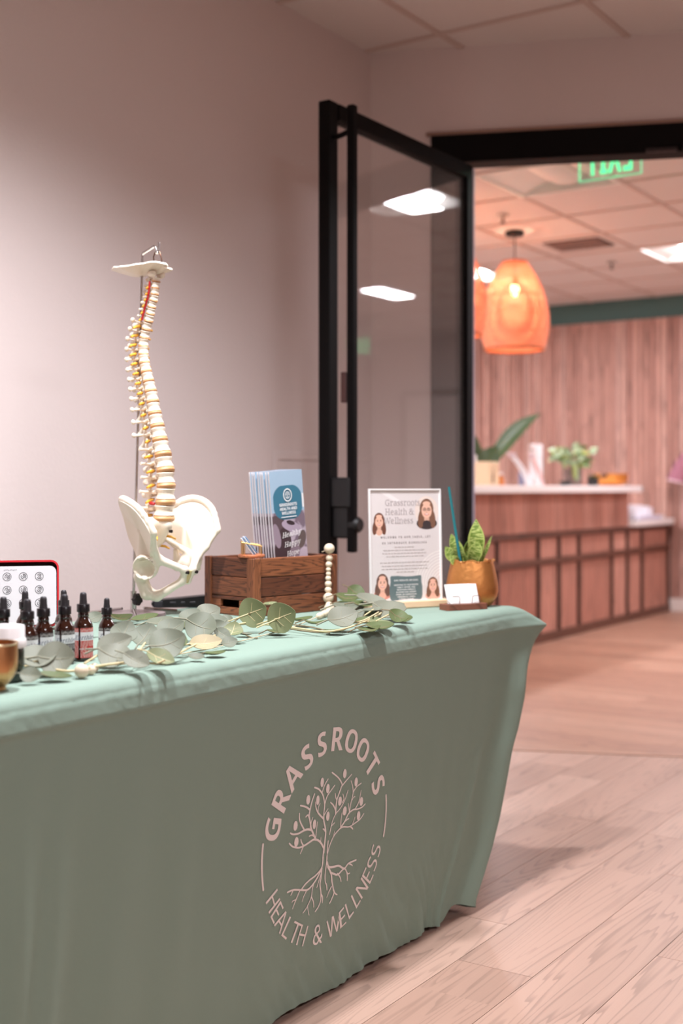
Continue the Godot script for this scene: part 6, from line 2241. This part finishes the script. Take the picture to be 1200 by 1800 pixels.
# ------------------------------------------------------------------ what stands on the desk, and the shirt on the wall
func big_leaf(base: Vector3, tip: Vector3, wid: float, nrm: Vector3, droop: float) -> ArrayMesh:
	var b := B.new()
	var ax := tip - base
	var sd := ax.cross(nrm).normalized()
	b.sheet(func(u: float, v: float) -> Vector3:
		var w := maxf(wid * sin(PI * pow(v, 0.8)), 0.001)
		var x := (u * 2.0 - 1.0) * w
		return base + ax * v + Vector3.UP * droop * sin(PI * v) + sd * x + nrm.normalized() * absf(x) * 0.3, 8, 16, 0.002)
	return b.done()

func build_desk_things() -> void:
	var by := 1.0775
	var white := mat("item_white", c8(238, 234, 236), 0.4)
	# broad-leaved plant
	var root := thing("leafy_plant", "dark broad-leaved plant on the bar top, one long leaf reaching up to the right", "plant", Vector3(-3.80, by, -7.40))
	var b := B.new()
	b.lathe([Vector2(0, 0), Vector2(0.05, 0), Vector2(0.065, 0.09), Vector2(0.06, 0.095), Vector2(0.055, 0.085), Vector2(0, 0.08)], 24)
	part(root, "pot", b.done(), mat("pot_dark", c8(46, 42, 40), 0.6))
	var lf := mat("broad_leaf", c8(58, 84, 44), 0.45)
	lf.backlight_enabled = true
	lf.backlight = Color(0.06, 0.12, 0.03)
	for q in [[Vector3(0.02, 0.09, -0.02), Vector3(0.06, 0.52, -0.84), 0.055, Vector3(0.6, 0.5, 0.2), 0.06], [Vector3(0, 0.09, 0.02), Vector3(0.05, 0.33, 0.36), 0.06, Vector3(0.5, -0.5, 0.1), 0.05], [Vector3(0.01, 0.08, 0), Vector3(0.07, 0.26, -0.14), 0.075, Vector3(0.9, 0.2, 0.3), 0.02], [Vector3(0, 0.08, 0), Vector3(0.06, 0.24, 0.10), 0.075, Vector3(0.9, 0.1, 0.3), 0.02], [Vector3(-0.02, 0.08, 0), Vector3(-0.06, 0.40, 0.05), 0.06, Vector3(0.8, 0.1, 0.4), 0.0]]:
		part(root, "leaf", big_leaf(q[0], q[1], q[2], q[3], q[4]), lf)
	# cardboard display box, bottles, leaflets, tubes
	root = thing("display_box", "beige cardboard display box at the left end of the visible bar top", "box", Vector3(-3.62, by, -7.12))
	b = B.new()
	b.box(Vector3(0, 0.075, 0), Vector3(0.14, 0.15, 0.13), 0.004)
	part(root, "box_body", b.done(), mat("beige_card", c8(226, 200, 166), 0.7))
	b = B.new()
	b.prism(PackedVector2Array([Vector2(-0.012, 0), Vector2(0.012, 0), Vector2(0.012, 0.05), Vector2(0.004, 0.066), Vector2(0.004, 0.09), Vector2(-0.004, 0.09), Vector2(-0.004, 0.066), Vector2(-0.012, 0.05)]), 0.001, Transform3D(Basis(Vector3.UP, PI / 2), Vector3(0.0702, 0.015, 0.025)))
	part(root, "printed_bottle", b.done(), mat("print_brown", c8(96, 48, 24), 0.6))
	for q in [[-3.76, -7.06, 0.215, "white bottle with round cap behind the beige display box, left one"], [-3.76, -7.22, 0.200, "white bottle behind the beige display box, right one"]]:
		root = thing("white_bottle", q[3], "bottle", Vector3(q[0], by, q[1]))
		b = B.new()
		var h: float = q[2]
		b.lathe([Vector2(0, 0), Vector2(0.04, 0), Vector2(0.042, 0.005), Vector2(0.042, h * 0.68), Vector2(0.03, h * 0.78), Vector2(0.02, h * 0.8), Vector2(0.02, h * 0.82)], 24)
		part(root, "body", b.done(), white)
		b = B.new()
		b.lathe([Vector2(0.026, h * 0.8), Vector2(0.026, h * 0.98), Vector2(0.022, h), Vector2(0, h)], 24)
		part(root, "cap", b.done(), mat("cap_white", c8(244, 242, 242), 0.35))
	root = thing("amber_vial", "tiny orange vial between the beige box and the leaning leaflets", "bottle", Vector3(-3.58, by, -7.27))
	b = B.new()
	b.lathe([Vector2(0, 0), Vector2(0.02, 0), Vector2(0.021, 0.045), Vector2(0.01, 0.06), Vector2(0.01, 0.07)], 18)
	part(root, "body", b.done(), mat("amber_orange", c8(214, 124, 48), 0.3))
	b = B.new()
	b.lathe([Vector2(0.012, 0.066), Vector2(0.012, 0.085), Vector2(0, 0.087)], 18)
	part(root, "cap", b.done(), white)
	for q in [[-7.60, 0.34, 0.205, c8(236, 238, 244), "pale blue-white leaflet leaning left against the bottles on the bar top", 0.10], [-7.80, 0.24, 0.205, c8(240, 206, 206), "pink tube-like leaflet leaning left beside the white one", 0.075]]:
		root = thing("leaflet", q[4], "leaflet", Vector3(-3.52, by + 0.002, q[0]))
		b = B.new()
		var hh: float = q[2]
		var ln: float = q[1]
		var ww: float = q[5]
		b.sheet(func(u: float, v: float) -> Vector3:
			var bow := 0.035 * sin(PI * v)
			return Vector3(0.02 * v - 0.01 + 0.012 * sin(PI * u), v * hh, (u - 0.5) * ww + v * ln - bow), 8, 12, 0.004)
		part(root, "card_sheet", b.done(), mat("leaflet_%d" % int(ww * 100), q[3], 0.5))
		b = B.new()
		b.box(Vector3(0.016, hh * 0.95, ln * 0.95), Vector3(0.014, 0.03, ww * 0.9), 0.003)
		part(root, "top_edge", b.done(), mat("leaflet_edge", c8(206, 190, 196), 0.5))
	whole("blue_vial", "small blue-grey vial just right of the pink leaflet", "bottle", vial(0.020, 0.13), mat("blue_grey", c8(120, 124, 150), 0.4), Vector3(-3.70, by, -7.83))
	root = thing("white_box", "tall narrow white box standing on the bar top", "box", Vector3(-3.66, by, -7.98))
	part(root, "box_body", boxm(Vector3(0.06, 0.29, 0.105), 0.004, Vector3(0, 0.145, 0)), white)
	part(root, "printed_mark", boxm(Vector3(0.001, 0.03, 0.012), 0.0, Vector3(0.0306, 0.19, -0.005)), mat("leaflet_edge", c8(206, 190, 196), 0.5))
	# potted succulent
	root = thing("potted_succulent", "bushy pale green plant in a grey-brown pot on the bar top", "potted plant", Vector3(-3.66, by, -8.63))
	b = B.new()
	b.lathe([Vector2(0, 0), Vector2(0.058, 0), Vector2(0.062, 0.004), Vector2(0.07, 0.125), Vector2(0.066, 0.128), Vector2(0.062, 0.118), Vector2(0, 0.112)], 28)
	part(root, "pot", b.done(), mat("pot_greybrown", c8(126, 104, 98), 0.7))
	rng.seed = 55
	var lms := [mat("succulent_pale", c8(150, 170, 132), 0.5), mat("succulent_lime", c8(150, 158, 84), 0.5), mat("succulent_green", c8(98, 122, 70), 0.5)]
	var shape := big_leaf(Vector3.ZERO, Vector3(0, 0.075, 0), 0.026, Vector3(0, 0, 1), 0.0)
	for k in 64:
		var a := rng.randf() * TAU
		var el := rng.randf_range(-0.25, 1.4)
		var rr := rng.randf_range(0.03, 0.13)
		var pos := Vector3(cos(a) * rr * 0.95, 0.17 + sin(el) * rr * 0.9, sin(a) * rr * 1.35)
		var o := part(root, "leaf", shape, lms[rng.randi() % 3])
		o.transform = Transform3D(leaf_basis(Vector3(rng.randf_range(-1, 1), rng.randf_range(0.2, 1), rng.randf_range(-1, 1)), Vector3(cos(a), sin(el), sin(a))), pos)
	for k in 10:
		var o := part(root, "leaf", shape, lms[k % 3])
		o.transform = Transform3D(leaf_basis(Vector3(1, 0.4, 0.2), Vector3(0.2, -1, 0.3)), Vector3(0.06, 0.17 - 0.008 * k, 0.12 + 0.02 * sin(k * 2.0)))
	b = B.new()
	for k in 8:
		var a := TAU * k / 8
		b.tube([Vector3(0, 0.11, 0), Vector3(cos(a) * 0.04, 0.17, sin(a) * 0.05), Vector3(cos(a) * 0.07, 0.23 + 0.02 * sin(k * 3.0), sin(a) * 0.12)], 0.003, 5)
	var stm := part(root, "stem", b.done(), lms[2])
	stm.set_meta("kind", "stuff")
	for q in [[-8.93, 0.06, "small dark pot with a little green rosette, right of the bushy plant", true], [-8.40, 0.035, "small black cup at the left foot of the bushy plant", false]]:
		root = thing("small_pot", q[2], "pot", Vector3(-3.62, by, q[0]))
		b = B.new()
		b.lathe([Vector2(0, 0), Vector2(0.035, 0), Vector2(0.044, q[1]), Vector2(0.04, q[1]), Vector2(0.036, q[1] * 0.85), Vector2(0, q[1] * 0.8)], 24)
		part(root, "pot", b.done(), mat("pot_black", c8(34, 34, 32), 0.6))
		if q[3]:
			for k in 14:
				var a := TAU * k / 7.0
				var o := part(root, "leaf", shape, lms[k % 2])
				o.transform = Transform3D(leaf_basis(Vector3(-cos(a) * 0.5, 1, -sin(a) * 0.5), Vector3(cos(a), 0.5 + 0.5 * float(k > 6), sin(a))).scaled(Vector3.ONE * 0.85), Vector3(0, q[1] * 0.85, 0))
	# copper bowl with two lugs
	root = thing("lugged_bowl", "shallow copper bowl with two dark lug handles near the right end of the bar top", "bowl", Vector3(-3.66, by, -9.40))
	b = B.new()
	b.lathe([Vector2(0, 0), Vector2(0.09, 0.0), Vector2(0.125, 0.03), Vector2(0.135, 0.095), Vector2(0.13, 0.097), Vector2(0.12, 0.035), Vector2(0, 0.012)], 36)
	part(root, "bowl_body", b.done(), mat("copper_bowl", c8(222, 146, 72), 0.35, 0.7))
	for s in [-1.0, 1.0]:
		b = B.new()
		b.ball(Vector3(0, 0.078, s * 0.158), Vector3(0.028, 0.02, 0.032), 14)
		part(root, "lug", b.done(), mat("lug_dark", c8(104, 58, 28), 0.5))
	# cups and papers on the low worktop
	var dy := 0.8015
	for q in [[-3.60, -9.70, 0.040, 0.120, "white paper cup on the low worktop, nearest the upper counter"], [-3.61, -9.86, 0.040, 0.115, "white paper cup on the low worktop, second from the upper counter"], [-3.60, -10.0, 0.038, 0.105, "white paper cup on the low worktop, third from the upper counter"], [-3.62, -10.14, 0.036, 0.09, "white paper cup on the low worktop, fourth from the upper counter"]]:
		root = thing("paper_cup", q[4], "cup", Vector3(q[0], dy, q[1]), 0.0, "white cups on the low worktop")
		b = B.new()
		b.lathe([Vector2(0, 0.0), Vector2(q[2] * 0.8, 0), Vector2(q[2], q[3]), Vector2(q[2] * 0.93, q[3]), Vector2(q[2] * 0.72, 0.006), Vector2(0, 0.006)], 24)
		part(root, "cup_wall", b.done(), mat("cup_white", c8(240, 238, 246), 0.4))
		b = B.new()
		b.lathe([Vector2(q[2] * 1.0, q[3] - 0.003), Vector2(q[2] * 1.05, q[3]), Vector2(q[2] * 1.0, q[3] + 0.003), Vector2(q[2] * 0.94, q[3])], 24)
		part(root, "rolled_rim", b.done(), mat("cup_white", c8(240, 238, 246), 0.4))
	root = thing("paper_tray", "low grey-white tray under the cups on the low worktop", "tray", Vector3(-3.575, dy, -9.9))
	part(root, "tray_base", boxm(Vector3(0.05, 0.02, 0.5), 0.004, Vector3(0.03, 0.01, 0.0)), mat("tray_grey", c8(206, 202, 220), 0.5))
	part(root, "tray_lip", boxm(Vector3(0.006, 0.032, 0.5), 0.002, Vector3(0.058, 0.016, 0.0)), mat("tray_grey", c8(206, 202, 220), 0.5))
	whole("paper_stack", "small stack of white paper at the far right end of the low worktop", "paper", boxm(Vector3(0.14, 0.03, 0.10), 0.003, Vector3(0, 0.015, 0)), white, Vector3(-3.62, dy, -10.28))
	# shirt on a wooden hanger
	root = thing("hanging_shirt", "mauve short-sleeved shirt on a wooden hanger at the right edge, against the slats", "shirt", Vector3(-3.14, 0.0, -10.36))
	var cloth := mat("mauve_cloth", c8(168, 112, 128), 0.85)
	cloth.rim_enabled = true
	cloth.rim = 0.3
	for f in [1.0, -1.0]:
		b = B.new()
		b.sheet(func(u: float, v: float) -> Vector3:
			var x := (u * 2.0 - 1.0)
			var w := lerpf(0.235, 0.25, v)
			var y := lerpf(1.40 - 0.055 * absf(x), 0.72, v)
			return Vector3(x * w, y, f * (0.03 * sqrt(maxf(1.0 - x * x, 0.0)) + 0.012 * sin(x * 9.0) * v)), 24, 14, 0.002)
		part(root, "body_panel", b.done(), cloth)
	for s in [-1.0, 1.0]:
		b = B.new()
		b.tube([Vector3(s * 0.20, 1.335, 0), Vector3(s * 0.265, 1.245, 0.004), Vector3(s * 0.318, 1.125, 0.008)], [0.060, 0.068, 0.074], 16, false, 0.55)
		part(root, "sleeve", b.done(), cloth)
		b = B.new()
		b.tube([Vector3(s * 0.3175, 1.128, 0.008), Vector3(s * 0.321, 1.112, 0.0085)], [0.076, 0.076], 16, false, 0.55)
		part(root, "cuff", b.done(), mat("mauve_pale", c8(216, 184, 192), 0.85))
	var hg := thing("hanger", "wooden hanger holding the mauve shirt at the right edge", "hanger", Vector3(-3.14, 0.0, -10.36))
	b = B.new()
	b.tube([Vector3(-0.225, 1.405, 0), Vector3(-0.12, 1.435, 0), Vector3(0, 1.455, 0), Vector3(0.12, 1.435, 0), Vector3(0.225, 1.405, 0)], [0.020, 0.017, 0.016, 0.017, 0.020], 10)
	part(hg, "bar", b.done(), wood_mat("hanger_wood", c8(226, 176, 130), 0.45))
	b = B.new()
	b.tube([Vector3(0, 1.46, 0), Vector3(0, 1.52, 0), Vector3(0.018, 1.545, -0.02), Vector3(0.012, 1.565, -0.06), Vector3(0.0, 1.56, -0.11), Vector3(0, 1.545, -0.135)], 0.003, 8)
	part(hg, "hook", b.done(), mats["chrome"])

func vial(r: float, h: float) -> ArrayMesh:
	var b := B.new()
	b.lathe([Vector2(0, 0), Vector2(r, 0), Vector2(r, h * 0.7), Vector2(r * 0.55, h * 0.8), Vector2(r * 0.6, h), Vector2(0, h)], 18)
	return b.done()

func build_objects() -> void:
	build_spine()
	build_crate()
	build_brochures()
	build_sign()
	build_pot()
	build_bottles()
	build_case()
	build_garland()
	build_crate_top()
	build_desk_things()
